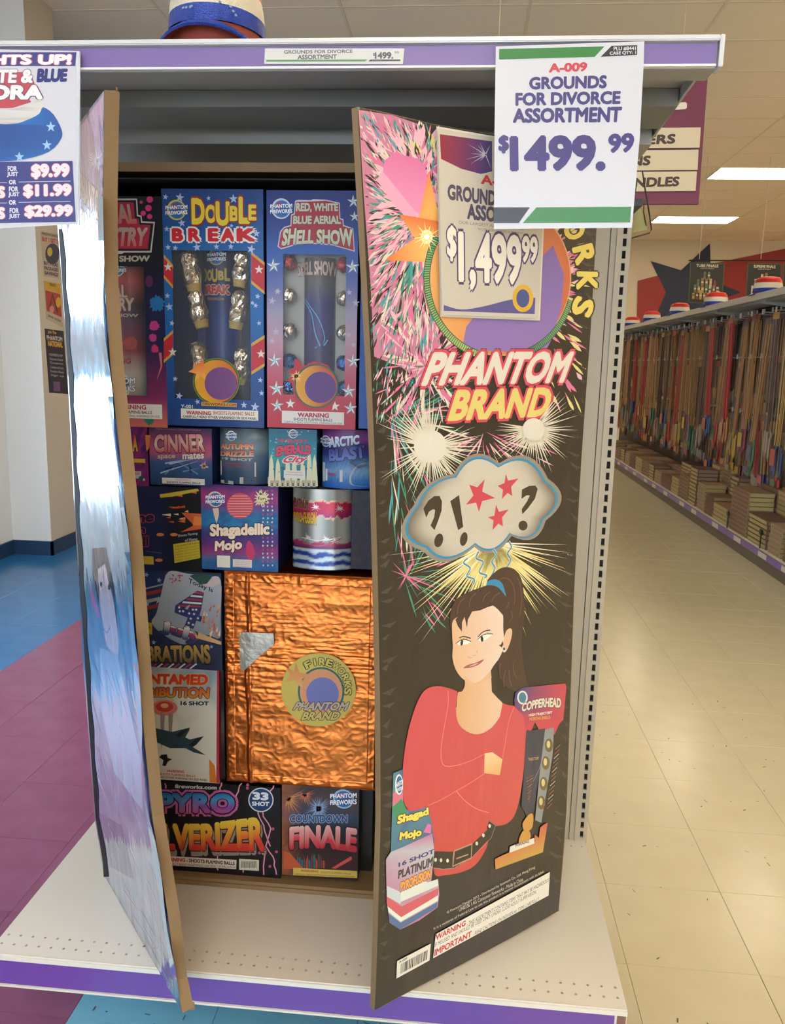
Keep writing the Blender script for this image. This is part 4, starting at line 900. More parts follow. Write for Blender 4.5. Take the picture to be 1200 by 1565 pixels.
# mortar tube seen through its window
def tube_art(t, cx, r, z0, z1, y, name, draw, col):
    b = MB(); b.lathe([(0, z1-.001), (r*.8, z1-.001), (r*.8, z1), (r, z1), (r, z0), (0, z0)], (cx, y+r, 0), 28); o = b.build(name, card(col), t, smooth=False)
    A = Art((cx-r, y+r, z0), (1, 0, 0), (0, 0, 1), (0, -1, 0), lambda a, b_, r=r: math.sqrt(max(0, r*r-(a-r)**2))); A.W, A.Hh = 2*r, z1-z0; draw(A); A.build('tube_print', M_PRINT, o)
def d1(A):
    lgrid(A, ('#1a2a30', '#a83a34', '#1a1424', '#5a1c50', '#8a2438', '#b8b0a8', '#a8a098'), 16, 30, (.02, 0, .98, 1))
    A.text('AERIAL', [(150, 437), (205, 438), (206, 458), (150, 458)], '#c0a890', .04, [(.05, '#702020')]); A.text('ARTISTRY', [(140, 458), (214, 457), (214, 477), (140, 478)], '#c0a890', .04, [(.05, '#702020')])
    A.text('AERIAL SHOW', [(150, 481), (219, 481), (219, 486), (150, 487)], '#b0a8a0', .03); badge(A, (190, 413), 13)
    splat(A, (210, 525), .015, '#b03038', 7); splat(A, (188, 512), .009, '#8a2458', 8)
    badge(A, (192, 588), 22); A.text('WARNING', [(160, 547), (211, 548), (211, 556), (160, 556)], '#a02838', .04)
tube_art(t, ony(196, 500, YP+.03).x, .036, wr_[1]-.004, wr_[3]+.02, YP+.006, 'mortar_tube', d1, '#2a2430')
# --- star-spangled kit with foil shells
win = winrect(265, 383, 383, 610)
t, A = packet('shell_kit_box', 'tall blue star-print shell kit box with big yellow and red title, silver shells in window', (251, 289, 403, 652), '#1c3c78', open_win=win)
wr_ = win(YP); fx = [(wr_[0]-A.box[0])/A.W, (wr_[2]-A.box[0])/A.W]; fz = [(wr_[1]-A.box[1])/A.Hh, (wr_[3]-A.box[1])/A.Hh]
BG = ('#1d3c74', '#1c5a98', '#1c62a4', '#1c4c8a', '#1a3a74')
def bgc(b): return A.colf(BG)(0, b)
for rr in ((0, 0, fx[0], 1), (fx[1], 0, 1, 1), (fx[0], 0, fx[1], fz[0]), (fx[0], fz[1], fx[1], 1)):
    lgrid(A, lambda a, b, rr=rr: bgc(rr[1]+(rr[3]-rr[1])*b), 2, 12, rr)
def ribbon(side, v0, v1, rev=1):
    x_o, x_i = ((250.5, 264.6) if side == 0 else (404.5, 384.5)); d = 18*rev
    A.poly([(x_o, v0-3), (x_i, v0+d-3), (x_i, v1+d+5), (x_o, v1+5)], '#c8963c'); A.poly([(x_o, v0+2), (x_i, v0+d+2), (x_i, v1+d), (x_o, v1)], '#b8262e')
for sd, v0, v1, rv in ((0, 392, 420, .9), (1, 404, 445, -.9), (0, 520, 550, -.7), (1, 515, 555, .7)): ribbon(sd, v0, v1, rv)
for p in ((257, 408, 1.2), (396, 412, 1.2), (264, 542-4, 1.2), (399, 541, 1.2)): A.star(p[:2], .0075*p[2], '#d8d0c4')
stars(A, [(253, 301), (275, 302, 1.5), (357, 304, 1.5), (278, 341, 1.3), (255, 350), (257, 378), (268, 379), (301, 378, 1.4), (331, 377), (353, 377), (384, 381, 1.5), (392, 357, 1.3), (319, 303, .8), (354, 345, .7), (256, 452), (259, 469, 1.4), (263, 494), (386, 463, .8), (394, 453), (391, 467, .9), (396, 494, .9), (268, 579), (274, 605, 1.3), (398, 581), (400, 601, 1), (302, 614), (373, 619, 1.2), (390, 622, 1.6)], '#a9b6d4')
for ch, x0, x1, y0, y1 in (('D', 293, 313, 303, 343), ('O', 314, 331, 313, 341), ('U', 330, 351, 308, 345), ('B', 351, 365, 315, 338), ('L', 365, 382, 301, 342), ('E', 380, 392, 313, 337)):
    A.text(ch, (x0, y0, x1, y1), '#e0c43c', .05, [(.075, '#9a2420')])
for ch, x0, x1 in (('B', 263, 280), ('R', 288, 306), ('E', 318, 334), ('A', 338, 359), ('K', 362, 391)): A.text(ch, (x0, 349, x1, 369), '#c8202c', .07, [(.13, '#e0d8d0')])
badge(A, (270, 321), 15, '#c8b438')
# emblem disc overlapping the window (figure left out)
A.poly(pxcirc((331, 583), 36, 36), '#5f7a3a'); A.poly(pxcirc((331, 583), 34, 36), '#2a2418'); A.poly(pxcirc((331, 583), 33, 36), lambda x, y: mixc(hexc('#e0a028'), hexc('#c8622c'), min(1, max(0, x*1.6-.3))))
A.poly(pxcirc((338, 586), 25, 30), '#75477c'); A.poly([(312, 549), (302, 558), (296, 553), (297, 563), (288, 568), (300, 571), (298, 582), (307, 574), (314, 580), (314, 568), (322, 562), (312, 560)], ('#e0622c', '#f0b050'))
A.poly([(308, 614), (362, 616), (362, 622), (308, 620)], '#c89a3c'); A.text('FIREWORKS.COM', [(310, 615), (361, 617), (361, 621), (310, 619)], '#7a1c1c', .03)
A.text('Y-001', [(277, 618), (295, 619), (295, 624), (277, 623)], '#d8d4cc', .03)
A.rect((277, 626, 395, 641), '#ddd6c8'); A.text('WARNING', (285, 628, 323, 634), '#b0283a', .05); A.text('SHOOTS FLAMING BALLS', (326, 629, 389, 634.5), '#a83a42', .02); A.text('CAREFULLY READ OTHER WARNINGS ON SIDE PANEL', (280, 636, 393, 640), '#1c1a18', .03)
fin(A, t); window_film(A, t, wr_)
def d2(A):
    lgrid(A, ('#15182c', '#18204a', '#1c3478', '#16306c', '#101c40'), 12, 20, (.02, 0, .98, 1))
    badge(A, (338, 396), 13, '#b09a3c'); 
    for ch, x0, x1, y0, y1 in (('D', 315, 323, 412, 432), ('O', 324, 332, 415, 432), ('U', 332, 341, 414, 434), ('B', 342, 350, 417, 431), ('L', 351, 358, 413, 432)): A.text(ch, (x0, y0, x1, y1), '#a89238', .05)
    A.text('BREAK', (315, 438, 358, 452), '#a83030', .07, [(.09, '#a8a098')]); A.text('FIREWORKS.COM', (324, 457, 350, 461), '#a07838', .02)
tube_art(t, ony(337, 500, YP+.06).x, .036, wr_[1]+.004, wr_[3]+.02, YP+.045, 'mortar_tube', d2, '#101c3c')
for u, v, r_, tl in ((289, 398, 15, .18), (299, 455, 14.5, .22), (303, 538, 15, .2), (370, 396, 13, -.12), (366, 458, 14, -.16), (370, 545, 13.5, -.13)):
    p = ony(u, v, YP+.026); shell(t, p, r_*.00125, tl)
# --- red white blue kit
win = winrect(433, 389, 528, 604)
t, A = packet('shell_kit_box', 'tall red, white and blue shell kit box, rightmost of the tall boxes', (408, 291, 546, 655), '#22306c', open_win=win)
wr_ = win(YP); fx = [(wr_[0]-A.box[0])/A.W, (wr_[2]-A.box[0])/A.W]; fz = [(wr_[1]-A.box[1])/A.Hh, (wr_[3]-A.box[1])/A.Hh]
BG = ('#20306e', '#22367c', '#2c56a0', '#5a64a0', '#9a90a8', '#b890a0', '#b85a6c', '#b43a48', '#b02c3c')
def bgc2(b): return A.colf(BG)(0, b)
for rr in ((0, 0, fx[0], 1), (fx[1], 0, 1, 1), (fx[0], 0, fx[1], fz[0]), (fx[0], fz[1], fx[1], 1)):
    lgrid(A, lambda a, b, rr=rr: bgc2(rr[1]+(rr[3]-rr[1])*b), 2, 18, rr)
def bevstar(p, r_):
    x, y = A.px(p); pts = [(x+r_*(1 if k % 2 == 0 else .36)*math.sin(math.pi*k/5), y+r_*(1 if k % 2 == 0 else .36)*math.cos(math.pi*k/5)) for k in range(10)]
    V_, F_, C_ = [], [], []
    for k in range(10):
        i = len(V_); V_ += [(x, y), pts[k], pts[(k+1) % 10]]; F_.append((i, i+1, i+2)); C_ += [hexc('#dcdcd8' if k % 2 else '#7f9aa8')]*3
    A.raw(V_, F_, C_)
for p, r_ in (((418, 406), .014), ((539, 408), .014), ((420, 551), .015), ((540, 552), .014), ((423, 594), .016), ((533, 598), .015), ((424, 620), .014), ((536, 624), .014), ((540, 308), .012), ((542, 331), .010)): bevstar(p, r_)
stars(A, [(425, 445), (416, 460, 1.3), (424, 446), (534, 447), (544, 463, 1.3), (422, 507, 1.3), (416, 521), (533, 512, 1), (541, 527, 1)], '#b0a8bc')
for p in ((444, 617), (512, 621)): A.star(p, .010, '#dcd8d0')
def J5(*p): return Q(p, 370, 270, 5.0)
A.poly(J5((405, 185), (430, 178), (525, 180), (545, 172), (640, 176), (748, 200), (752, 318), (775, 325), (778, 370), (850, 395), (862, 575), (800, 555), (690, 525), (560, 515), (420, 520), (300, 555), (272, 535), (290, 420), (320, 385), (370, 370), (375, 290), (398, 280)), '#c8bcc8')
A.poly(J5((410, 193), (525, 190), (640, 184), (742, 207), (745, 324), (768, 332), (771, 378), (844, 402), (855, 565), (690, 517), (560, 506), (420, 512), (300, 547), (280, 532), (298, 424), (325, 392), (377, 378), (382, 296), (404, 288)), '#a82836')
A.text('RED, WHITE', J5((415, 200), (733, 205), (735, 272), (412, 275)), '#c9c2a8', .05, [(.05, '#3a2a30')]); A.text('BLUE AERIAL', J5((393, 300), (752, 298), (756, 362), (390, 362)), '#c9c2a8', .05, [(.05, '#3a2a30')])
A.text('SHELL SHOW', J5((318, 400), (842, 400), (850, 540), (300, 530)), ('#d8cfa8', '#b8b4a0'), .05, [(.05, '#3a2a30')], lambda a, b: (a, b*(.86 if .2 < a < .8 else 1)+.17*math.sin(a*math.pi)*(1-b*.3)), 1.0)
badge(A, (430, 319), 15, '#c8c8d0')
A.poly([(450, 549), (456, 549), (463, 560), (480, 552), (500, 557), (515, 575), (517, 600), (508, 622), (470, 628), (452, 612), (446, 585), (438, 582), (446, 574), (440, 566), (450, 562)], '#b42c38')
A.poly(pxcirc((484, 590), 34, 36), '#2c5a44'); A.poly(pxcirc((484, 590), 31.5, 36), lambda x, y: mixc(hexc('#d89a2c'), hexc('#b84a30'), min(1, max(0, x*1.8-.3)))); A.poly(pxcirc((490, 592), 24, 30), '#5f3a78'); pxrays(A, (453, 575), 1, 11, 12, '#f0c878', 1.5, 3)
A.rect((431, 629, 526, 648), '#d8cfc8'); A.text('WARNING', (455, 631, 503, 638), '#a82838', .05); A.text('SHOOTS FLAMING BALLS', (449, 639, 508, 643.5), '#241c24', .02); A.text('CAREFULLY READ ADDITIONAL WARNINGS ON SIDE', (434, 644.5, 523, 647.5), '#3a3034', 0)
fin(A, t); window_film(A, t, wr_)
MB().box((wr_[0]-.01, YP+.035, wr_[1]-.01), (wr_[2]+.01, YP+.037, wr_[3]+.01)).build('inner_tray', mat('tray_grey', '#97938a', .5), t)
def d3(A):
    lgrid(A, ('#3c3a3c', '#57504a', '#2a2a6a', '#3c2868', '#2a1c48', '#3c2460', '#241a40'), 14, 24, (.02, 0, .98, 1))
    A.text('SHELL SHOW', [(455, 402), (516, 402), (516, 424), (455, 422)], '#b8ac98', .04, [(.06, '#7a2430')])
    A.stroke(smooth([(463, 450), (478, 470), (492, 490), (500, 515), (498, 525)], 4, False), .0016, '#5aa0d0'); A.stroke(smooth([(466, 460), (480, 480), (486, 510), (494, 530)], 4, False), .0016, '#5aa0d0'); A.stroke([(486, 532), (500, 528), (504, 520)], .0016, '#6ab8dc')
    A.poly([(480, 490), (492, 480), (505, 520), (490, 540), (478, 520)], '#1c2a3c'); A.poly([(492, 440), (512, 438), (512, 455), (494, 462)], '#2a5080')
tube_art(t, ony(487, 500, YP+.02).x, .031, wr_[1]-.01, wr_[3]-.004, YP+.004, 'mortar_tube', d3, '#34304c')
for k, v in enumerate((402, 453, 506, 552, 590)):
    m_ = (foil_red, foil_silver, foil_silver, foil_blue, foil_blue)[k]
    for u in (443, 525): p = ony(u, v+(3 if u > 500 else 0), YP+.018); shell(t, p, .0145, 0, False, m_)
# --- slim blue box behind the right door
t, A = packet('firework_box', 'slim bright blue box squeezed in beside the right door', (551, 300, 566, 655), '#1c4c9c'); lgrid(A, ('#203468', '#1c4c9c', '#1c4890'), 2, 4); A.star((556, 310), .006, '#90a8d0'); fin(A, t)
# --- second row
def cake(label, r, side, bulge=0, name='firework_cake'): return packet(name, label, r, side, bulge=bulge, y=YP+(.002), cat='firework')
t, A = cake('small pink and purple cake box, leftmost of the second row', (170, 648, 226, 742), '#4a1848')
g = random.Random(4); lgrid(A, lambda a, b: mixc(hexc('#8a2068'), hexc('#3a1850'), g.random()), 14, 16)
A.text('A', (203, 665, 210, 690), ('#c83c24', '#d0b040'), .05, [(.06, '#1c1418')]); A.text('FUEGO', (165, 665, 201, 690), ('#c83c24', '#d0b040'), .05, [(.06, '#1c1418')]); A.rect((200, 701, 222, 707), '#c8a028'); A.rect((190, 720, 216, 731), '#b8aea8'); A.text('BALLS', (202, 721, 213, 725), '#2a2424', .02); A.star((220, 733), .004, '#d0c8d0'); splat(A, (216, 731), .006, '#1c5c3c', 3)
A.poly([(222, 665), (230, 665), (228, 685), (224, 690)], '#c8742c'); fin(A, t)
t, A = cake('pink and steel-blue cake box with crowded drippy title', (229, 654, 324, 742), '#23305c')
g = random.Random(6); lgrid(A, lambda a, b: mixc(A.colf(('#232848', '#8c3a60', '#b0506c', '#34507c', '#284468', '#1c2c54'))(0, b), hexc('#1c3468'), .25*g.random()), 18, 18)
A.text('CINNER', [(236, 664), (312, 663), (314, 692), (236, 692)], ('#c07080', '#cfc0a0', '#b03a50'), .05, [(.05, '#40182c')]); A.text('mates', [(279, 693), (312, 692), (312, 701), (279, 702)], '#cbbcb0', .04, [(.05, '#3a2030')]); A.text('space', [(241, 696), (268, 695), (268, 702), (241, 703)], '#c0a088', .03)
A.text('FIREWORKS FIREWORKS', (238, 655.5, 307, 658), '#b0586c', .03)
for k in range(9): g2 = random.Random(k); A.stroke([(236+g2.uniform(0, 70), 706+g2.uniform(0, 20)), (262+g2.uniform(0, 55), 700+g2.uniform(0, 16))], .003, ('#14182c', '#9ab0c4', '#5a7ca0')[k % 3], True)
pxrays(A, (312, 712), 1, 8, 10, '#d8a088', 1.6, 2); A.rect((248, 731, 313, 740), '#c9c2b8'); A.text('WARNING', (268, 732, 292, 734.8), '#b02838', .03); A.text('SHOOTS FLAMING BALLS', (255, 736, 306, 739), '#241c1c', .03); fin(A, t)
t, A = cake('grey-blue cloud-print cake with white warning panel', (330, 655, 410, 740), '#2c3c4c', .03)
g = random.Random(8); lgrid(A, lambda a, b: mixc(A.colf(('#2c3438', '#54646c', '#6c7c84', '#4a5a6c', '#3c5068', '#24405c', '#1c3050'))(0, b), hexc('#8c8c84'), max(0, .8-abs(a-.75)*4-abs(b-.86)*9)), 20, 20)
A.text('AUTUMN', [(334, 678), (387, 678), (387, 687), (334, 687)], ('#c8603c', '#d8a484'), .06, [(.05, '#3a2c2c')]); A.text('DRIZZLE', [(334, 690), (388, 689), (388, 698), (334, 698)], ('#c8603c', '#d0a890'), .06, [(.05, '#3a2c2c')]); A.text('19 SHOT', (337, 700, 386, 704), '#a8a8a0', .05)
badge(A, (353, 666), 8); A.rect((334, 706, 391, 728), '#b8b0a4'); A.text('WARNING', (342, 707, 371, 710), '#a83038', .03); A.text('SHOOTS FLAMING BALLS', (336, 711.5, 385, 714), '#a83038', .02)
for k in range(5): A.text('light fuse with portable fire and get away at once', (337, 716+k*2.3, 388, 717.4+k*2.3), '#4a463e', 0)
A.rect((335, 735, 357, 740), '#a09c94'); A.rect((367, 730, 408, 740), '#a8a49c')
for k in range(3): A.text('cautions and details', (369, 731.5+k*2.6, 404, 733+k*2.6), '#5a564e', 0)
fin(A, t)
t, A = cake('teal cake box with pink and red curly title over pale castle shapes', (411, 656, 484, 744), '#1c4c64')
lgrid(A, ('#1c5870', '#1c6c84', '#2c8c90', '#1c6878', '#17405c'), 4, 10)
g = random.Random(12)
for k in range(26): A.poly(pxcirc((g.uniform(413, 482), g.uniform(658, 700)), 1, 6), '#7ab8bc')
for x0, h_ in ((412, 30), (422, 22), (437, 26), (447, 30), (460, 22), (470, 40), (478, 30)): A.poly([(x0-2, 743), (x0, 720-h_*.5), (x0+3, 718-h_*.8), (x0+6, 720-h_*.4), (x0+8, 743)], '#c9c6a4')
for k in range(14): A.poly(pxcirc((g.uniform(415, 480), g.uniform(708, 727)), g.uniform(.8, 2), 8), '#1c5870')
for x0 in range(413, 482, 8): A.poly([(x0, 744), (x0, 734), (x0+6, 734), (x0+6, 744)], '#a89c80'); A.poly([(x0+2, 743), (x0+2, 738), (x0+4, 738), (x0+4, 743)], '#4a3a34')
badge(A, (448, 663), 7); A.text('10 SHOT', (424, 671, 471, 676), '#b83c4c', .06); A.text('EMERALD', [(423, 681), (476, 679), (475, 694), (422, 696)], '#c03a54', .06, [(.06, '#3c1c3c')], lambda a, b: (a, b+.15*math.sin(a*math.pi)-.1)); A.text('City', [(432, 697), (468, 696), (464, 709), (428, 711)], '#c8405c', .05, [(.08, '#e0d8c8')], lambda a, b: (a+.15*b, b))
A.rect((434, 719, 466, 731), '#d0c8bc'); A.text('WARNING', (438, 720.5, 462, 723), '#b05050', .02); A.text('SHOOTS FLAMING BALLS', (436, 724.5, 464, 726.5), '#5a4a44', 0); fin(A, t)
t, A = cake('rounded purple and ice-blue cake, rightmost of the second row', (488, 657, 572, 747), '#2c2456', .035)
g = random.Random(14); lgrid(A, lambda a, b: mixc(A.colf(('#502458', '#7a3a80', '#3a2c60', '#2a3478', '#4a78b0', '#7aa0c4', '#3a78b8', '#1c58a8'))(0, b), hexc('#1c2048'), .35*g.random()*(1-b*.3)), 20, 20)
A.text('ARCTIC', [(502, 668), (549, 665), (549, 679), (502, 685)], ('#d4d8e0', '#9aa8c8'), .06, [(.05, '#1c1c3c')]); A.text('BLAST', [(501, 687), (556, 680), (558, 700), (502, 706)], ('#3a3c84', '#6a7ab8'), .06, [(.06, '#1c1c48')])
badge(A, (496, 675), 9); A.rect((496, 718, 524, 736), '#c0c0c4'); A.text('WARNING', (499, 723, 513, 728), '#a83a58', .02)
A.poly(smooth([(545, 712), (560, 708), (575, 715), (575, 742), (540, 742), (534, 732), (537, 722)], 4), '#b4b8c0'); A.poly([(534, 706), (545, 700), (560, 702), (562, 712), (548, 716)], '#50606c'); A.rect((491, 708, 495, 737), '#c8c8cc'); fin(A, t)
# --- third row
t, A = packet('firework_box', 'navy and black box with orange comets and yellow warning label, left of the third row', (165, 743, 308, 871), '#0f1224', y=YP+.004)
lgrid(A, lambda a, b: mixc(hexc('#161c40'), hexc('#0c0c12'), min(1, max(0, (a-.55)*6))), 20, 3)
def L57(*p): return Q(p, 190, 640, 5.714)
g = random.Random(15)
for k in range(16):
    x, y = g.uniform(258, 302), g.uniform(752, 800); l = g.uniform(5, 14); A.stroke([(x, y), (x-l, y+l*.25*g.uniform(-.5, 1))], g.uniform(.003, .006), g.choice(('#c8602c', '#d8c0a0', '#b83a24', '#d89a6c')), True)
A.poly(L57((310, 660), (640, 610), (655, 630), (420, 680), (315, 690)), '#b8a030'); A.poly(L57((500, 820), (680, 830), (685, 960), (490, 990), (610, 930), (560, 880)), '#c05428'); A.poly(L57((610, 850), (685, 860), (685, 930), (600, 930)), '#d07c30')
for c in ((245, 817), (266, 817), (243, 856)): A.poly(pxcirc(c, 6, 10, 2.5), '#c07030')
A.text('Shine', [(178, 785), (236, 781), (235, 797), (178, 803)], '#14182c', .05, [(.05, '#c0405c')]); A.text('On', [(192, 804), (222, 802), (222, 815), (192, 817)], '#14182c', .05, [(.05, '#b83c7c')]); A.text('Well', [(186, 821), (227, 819), (227, 835), (186, 837)], '#14182c', .05, [(.05, '#c0405c')])
A.rect((208, 850, 235, 862), '#b89c2c'); A.poly(L57((428, 1095), (655, 1060), (665, 1215), (440, 1260)), '#b8a028')
A.text('Shoots Flaming', L57((470, 1010), (640, 990), (640, 1015), (470, 1040)), '#a8a8a8', .02); A.text('of Flame', L57((530, 1050), (640, 1035), (640, 1060), (530, 1075)), '#a8a8a8', .02)
for k in range(6): A.text('WARNING read all the cautions' if k else 'WARNING', L57((440, 1112+k*24), (650, 1075+k*24), (650, 1088+k*24), (440, 1125+k*24)), '#6a2c1c' if k == 0 else '#6a6420', .01)
A.text('emit showers of sparks', L57((190, 1150), (330, 1170), (330, 1180), (190, 1160)), '#808898', 0); fin(A, t)
t, A = packet('firework_box', 'colourful blue and magenta box with cream bubbly title, a white label at its foot', (308, 742, 425, 872), '#241c54', y=YP+.003)
g = random.Random(16)
def mj(a, b):
    base = A.colf(('#3a2468', '#a8306c', '#8a3078', '#1c6c9c', '#1c7ca8', '#3a3474', '#5c2c70', '#a02c68', '#1c6c9c', '#1c5c94'))(0, b)
    return mixc(base, hexc('#2a2a68'), .45*g.random()+.2*math.sin(a*9+b*4)**2)
lgrid(A, mj, 22, 24)
A.poly(pxcirc((367, 773), 20.5, 28, 19.5), '#c24854')
for k in range(9): y = 758+k*3.9; w_ = math.sqrt(max(0, 19**2-(y-773)**2)); A.stroke([(367-w_, y), (367+w_, y)], .0013, '#d89c94', lift=A.h)
A.h += 6e-6
badge(A, (329, 763), 13, '#c8c0a0')
for x0 in (402, 409, 416):
    for k in range(20): A.poly(pxcirc((x0+(k % 2)*.6, 750+k*6), 1.3, 6, 1.6), ('#c03a58', '#9ab8d0', '#c8c4c0')[k % 3], lift=A.h)
A.h += 6e-6
pxrays(A, (400, 762), 3, 15, 16, '#d8cc9c', 3.2, 5, lo=.8); A.poly(pxcirc((400, 762), 8, 14, 6), '#d8cc9c'); A.text('fun', (394, 759, 406, 764), '#4a3a34', .02)
A.poly([(325, 777), (327, 786), (331, 800), (335, 786), (334, 776)], '#d0b49c')
A.text('Shagadellic', [(321, 801), (412, 799), (412, 822), (321, 825)], '#e6cdb4', .055, [(.08, '#20163a')]); A.text('Mojo', [(329, 827), (370, 824), (370, 843), (328, 847)], '#e6cdb4', .055, [(.08, '#20163a')])
A.rect((332, 849, 352, 867), '#d8d0c4'); A.rect((356, 855, 385, 867), '#d0c8c0')
for k in range(4): A.text('cautions and directions', (358, 856.5+k*2.7, 383, 858+k*2.7), '#7a3040', 0)
A.poly(smooth([(380, 826), (387, 834), (389, 850), (384, 856), (378, 852), (376, 838)], 4), '#b8305c'); fin(A, t)
t, A = packet('firework_cake', 'shiny silver wrapped cake with pink band and wavy blue foot', (443, 748, 536, 871), '#6a6a70', y=YP+.004, bulge=.03, cat='firework')
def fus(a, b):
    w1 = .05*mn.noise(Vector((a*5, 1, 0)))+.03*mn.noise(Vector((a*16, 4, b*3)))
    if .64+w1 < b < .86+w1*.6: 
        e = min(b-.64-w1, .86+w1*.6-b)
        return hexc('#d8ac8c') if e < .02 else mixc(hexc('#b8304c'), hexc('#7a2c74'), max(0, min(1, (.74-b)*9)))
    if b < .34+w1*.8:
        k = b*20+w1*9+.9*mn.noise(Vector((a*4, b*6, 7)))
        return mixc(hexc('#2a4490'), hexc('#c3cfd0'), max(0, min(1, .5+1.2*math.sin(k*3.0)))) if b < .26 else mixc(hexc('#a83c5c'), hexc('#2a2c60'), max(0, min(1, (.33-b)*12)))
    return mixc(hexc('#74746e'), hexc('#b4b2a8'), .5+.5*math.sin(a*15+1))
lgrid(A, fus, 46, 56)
A.text('PLATINUM', [(446, 762), (471, 764), (471, 779), (446, 776)], '#5a4038', .05, [(.05, '#a88878')]); A.text('PYRO-FUSION', [(446, 784), (484, 782), (484, 802), (446, 798)], ('#d8842c', '#e0c040'), .06, [(.06, '#5a2418')])
for c in ((483, 775), (519, 778), (471, 822), (499, 824), (513, 827)): pxrays(A, c, .5, 11, 10, '#ecdcd8', .8, 7, lo=.4)
A.stroke(smooth([(460, 822), (490, 826), (520, 822)], 4, False), .0014, '#e8d8d4'); A.stroke(smooth([(462, 830), (490, 834), (522, 824)], 4, False), .0018, '#c8586c')
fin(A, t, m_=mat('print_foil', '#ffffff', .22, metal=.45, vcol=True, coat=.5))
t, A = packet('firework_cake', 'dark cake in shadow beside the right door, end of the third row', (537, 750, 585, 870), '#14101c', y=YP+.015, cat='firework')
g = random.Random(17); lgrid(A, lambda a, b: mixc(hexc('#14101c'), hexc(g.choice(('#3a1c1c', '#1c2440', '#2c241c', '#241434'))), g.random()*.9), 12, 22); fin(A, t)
# --- fourth row
t, A = packet('firework_box', 'July celebration box with a curled calendar page reading 4', (205, 873, 339, 1021), '#1c1c34', y=YP+.002)
def N3(*p): return Q(p, 200, 860, 3.0)
g = random.Random(18); lgrid(A, lambda a, b: mixc(hexc('#1c2440'), hexc('#2c3450'), g.random()), 10, 10)
for k, (y0, c_) in enumerate(((55, '#8c2c34'), (90, '#8a8c94'), (120, '#8c2c34'), (155, '#8a8c94'), (185, '#8c2c34'))): A.poly(N3((0, y0+30), (70, y0+15), (160, y0-5), (160, y0+10), (70, y0+32), (0, y0+55)), c_)
A.poly(N3((50, 40), (160, 40), (150, 95), (50, 120)), '#1c2c54')
stars(A, [tuple(N3((72, 55))[0])+(1,), tuple(N3((130, 80))[0])+(1,), tuple(N3((128, 172))[0])+(1.6,), tuple(N3((75, 190))[0])+(1,), tuple(N3((105, 365))[0])+(1,), tuple(N3((370, 385))[0])+(.8,), tuple(N3((60, 420))[0])+(1,)], '#8ca0b4')
A.poly(N3((65, 272), (98, 276), (98, 330), (66, 322)), '#b89a2c'); A.text('LARGE', N3((68, 290), (92, 293), (92, 302), (68, 300)), '#3a3018', .03)
A.poly(smooth(N3((172, 42), (260, 50), (360, 62), (412, 80), (412, 250), (408, 345), (340, 330), (250, 375), (150, 330), (96, 275), (118, 230), (140, 140)), 4), lambda x, y: mixc(hexc('#aeb2bc'), hexc('#7e8690'), max(0, min(1, .9-y+.25*math.sin(8*x)))))
A.text('Today Is', N3((266, 70), (378, 118), (376, 142), (264, 98)), '#25252b', .02)
def stripes(c1, c2, c3):
    return lambda x, y: hexc(c3) if y < .45 else (hexc(c1) if int(y*18) % 2 else hexc(c2))
# figure 4 built as polygons: striped head, starred foot
four = N3((305, 128), (333, 135), (322, 205), (312, 240), (325, 245), (318, 268), (298, 262), (284, 300), (247, 288), (262, 250), (200, 226), (205, 195))
A.poly([(x+.8, y+1) for x, y in four], '#1c1c2c'); A.poly(four, '#2c3464')
for k in range(5): a = 132+k*15; A.poly(N3((300-k*20, a), (332-k*2, a+6), (330-k*2, a+14), (290-k*18, a+8)), '#a83440' if k % 2 == 0 else '#d0ccc8')
A.poly(N3((272, 190), (262, 215), (246, 210)), '#9aa0aa')
for x, y in ((222, 205), (240, 222), (268, 232), (290, 235), (308, 254), (275, 256), (266, 276), (285, 284), (225, 222), (300, 215), (285, 215)): A.star(N3((x, y))[0], .0035, '#d4d4dc')
A.text('July', N3((140, 262), (335, 310), (310, 395), (132, 322)), lambda x, y: hexc('#2c3464') if y < .5 else (hexc('#a83440') if int(y*14) % 2 else hexc('#d0ccc8')), .07, [(.03, '#1c1c2c')])
g = random.Random(19)
for k in range(26): x, y = g.uniform(330, 408), g.uniform(180, 320); l = g.uniform(10, 35); A.stroke(N3((x, y+l), (x+g.uniform(-8, 14), y)), .004, g.choice(('#c86430', '#d89a4c', '#e0c090', '#b84c2c')), True)
for k in range(16): A.star(N3((g.uniform(178, 245), g.uniform(55, 95)))[0], .0028, '#a83440')
A.poly(N3((290, 310), (415, 362), (415, 376), (300, 345)), '#c8a070'); A.poly(N3((290, 310), (310, 318), (308, 338)), '#5a3a2c')
A.poly(N3((340, 105), (385, 60), (408, 75), (408, 95), (375, 112)), '#c0b0ac'); A.poly(N3((270, 60), (300, 50), (380, 55), (350, 95), (320, 100)), '#2c4a44')
A.text('CELEBRATIONS', N3((-60, 385), (362, 375), (368, 462), (-60, 450)), ('#b8944c', '#8a7440', '#6a4c2c'), .05, [(.07, '#14101c')])
for k in range(8): A.stroke(N3((90+k*26, 485), (120+k*26, 462)), .003, ('#a83440', '#c8c0b8')[k % 2]) 
fin(A, t)
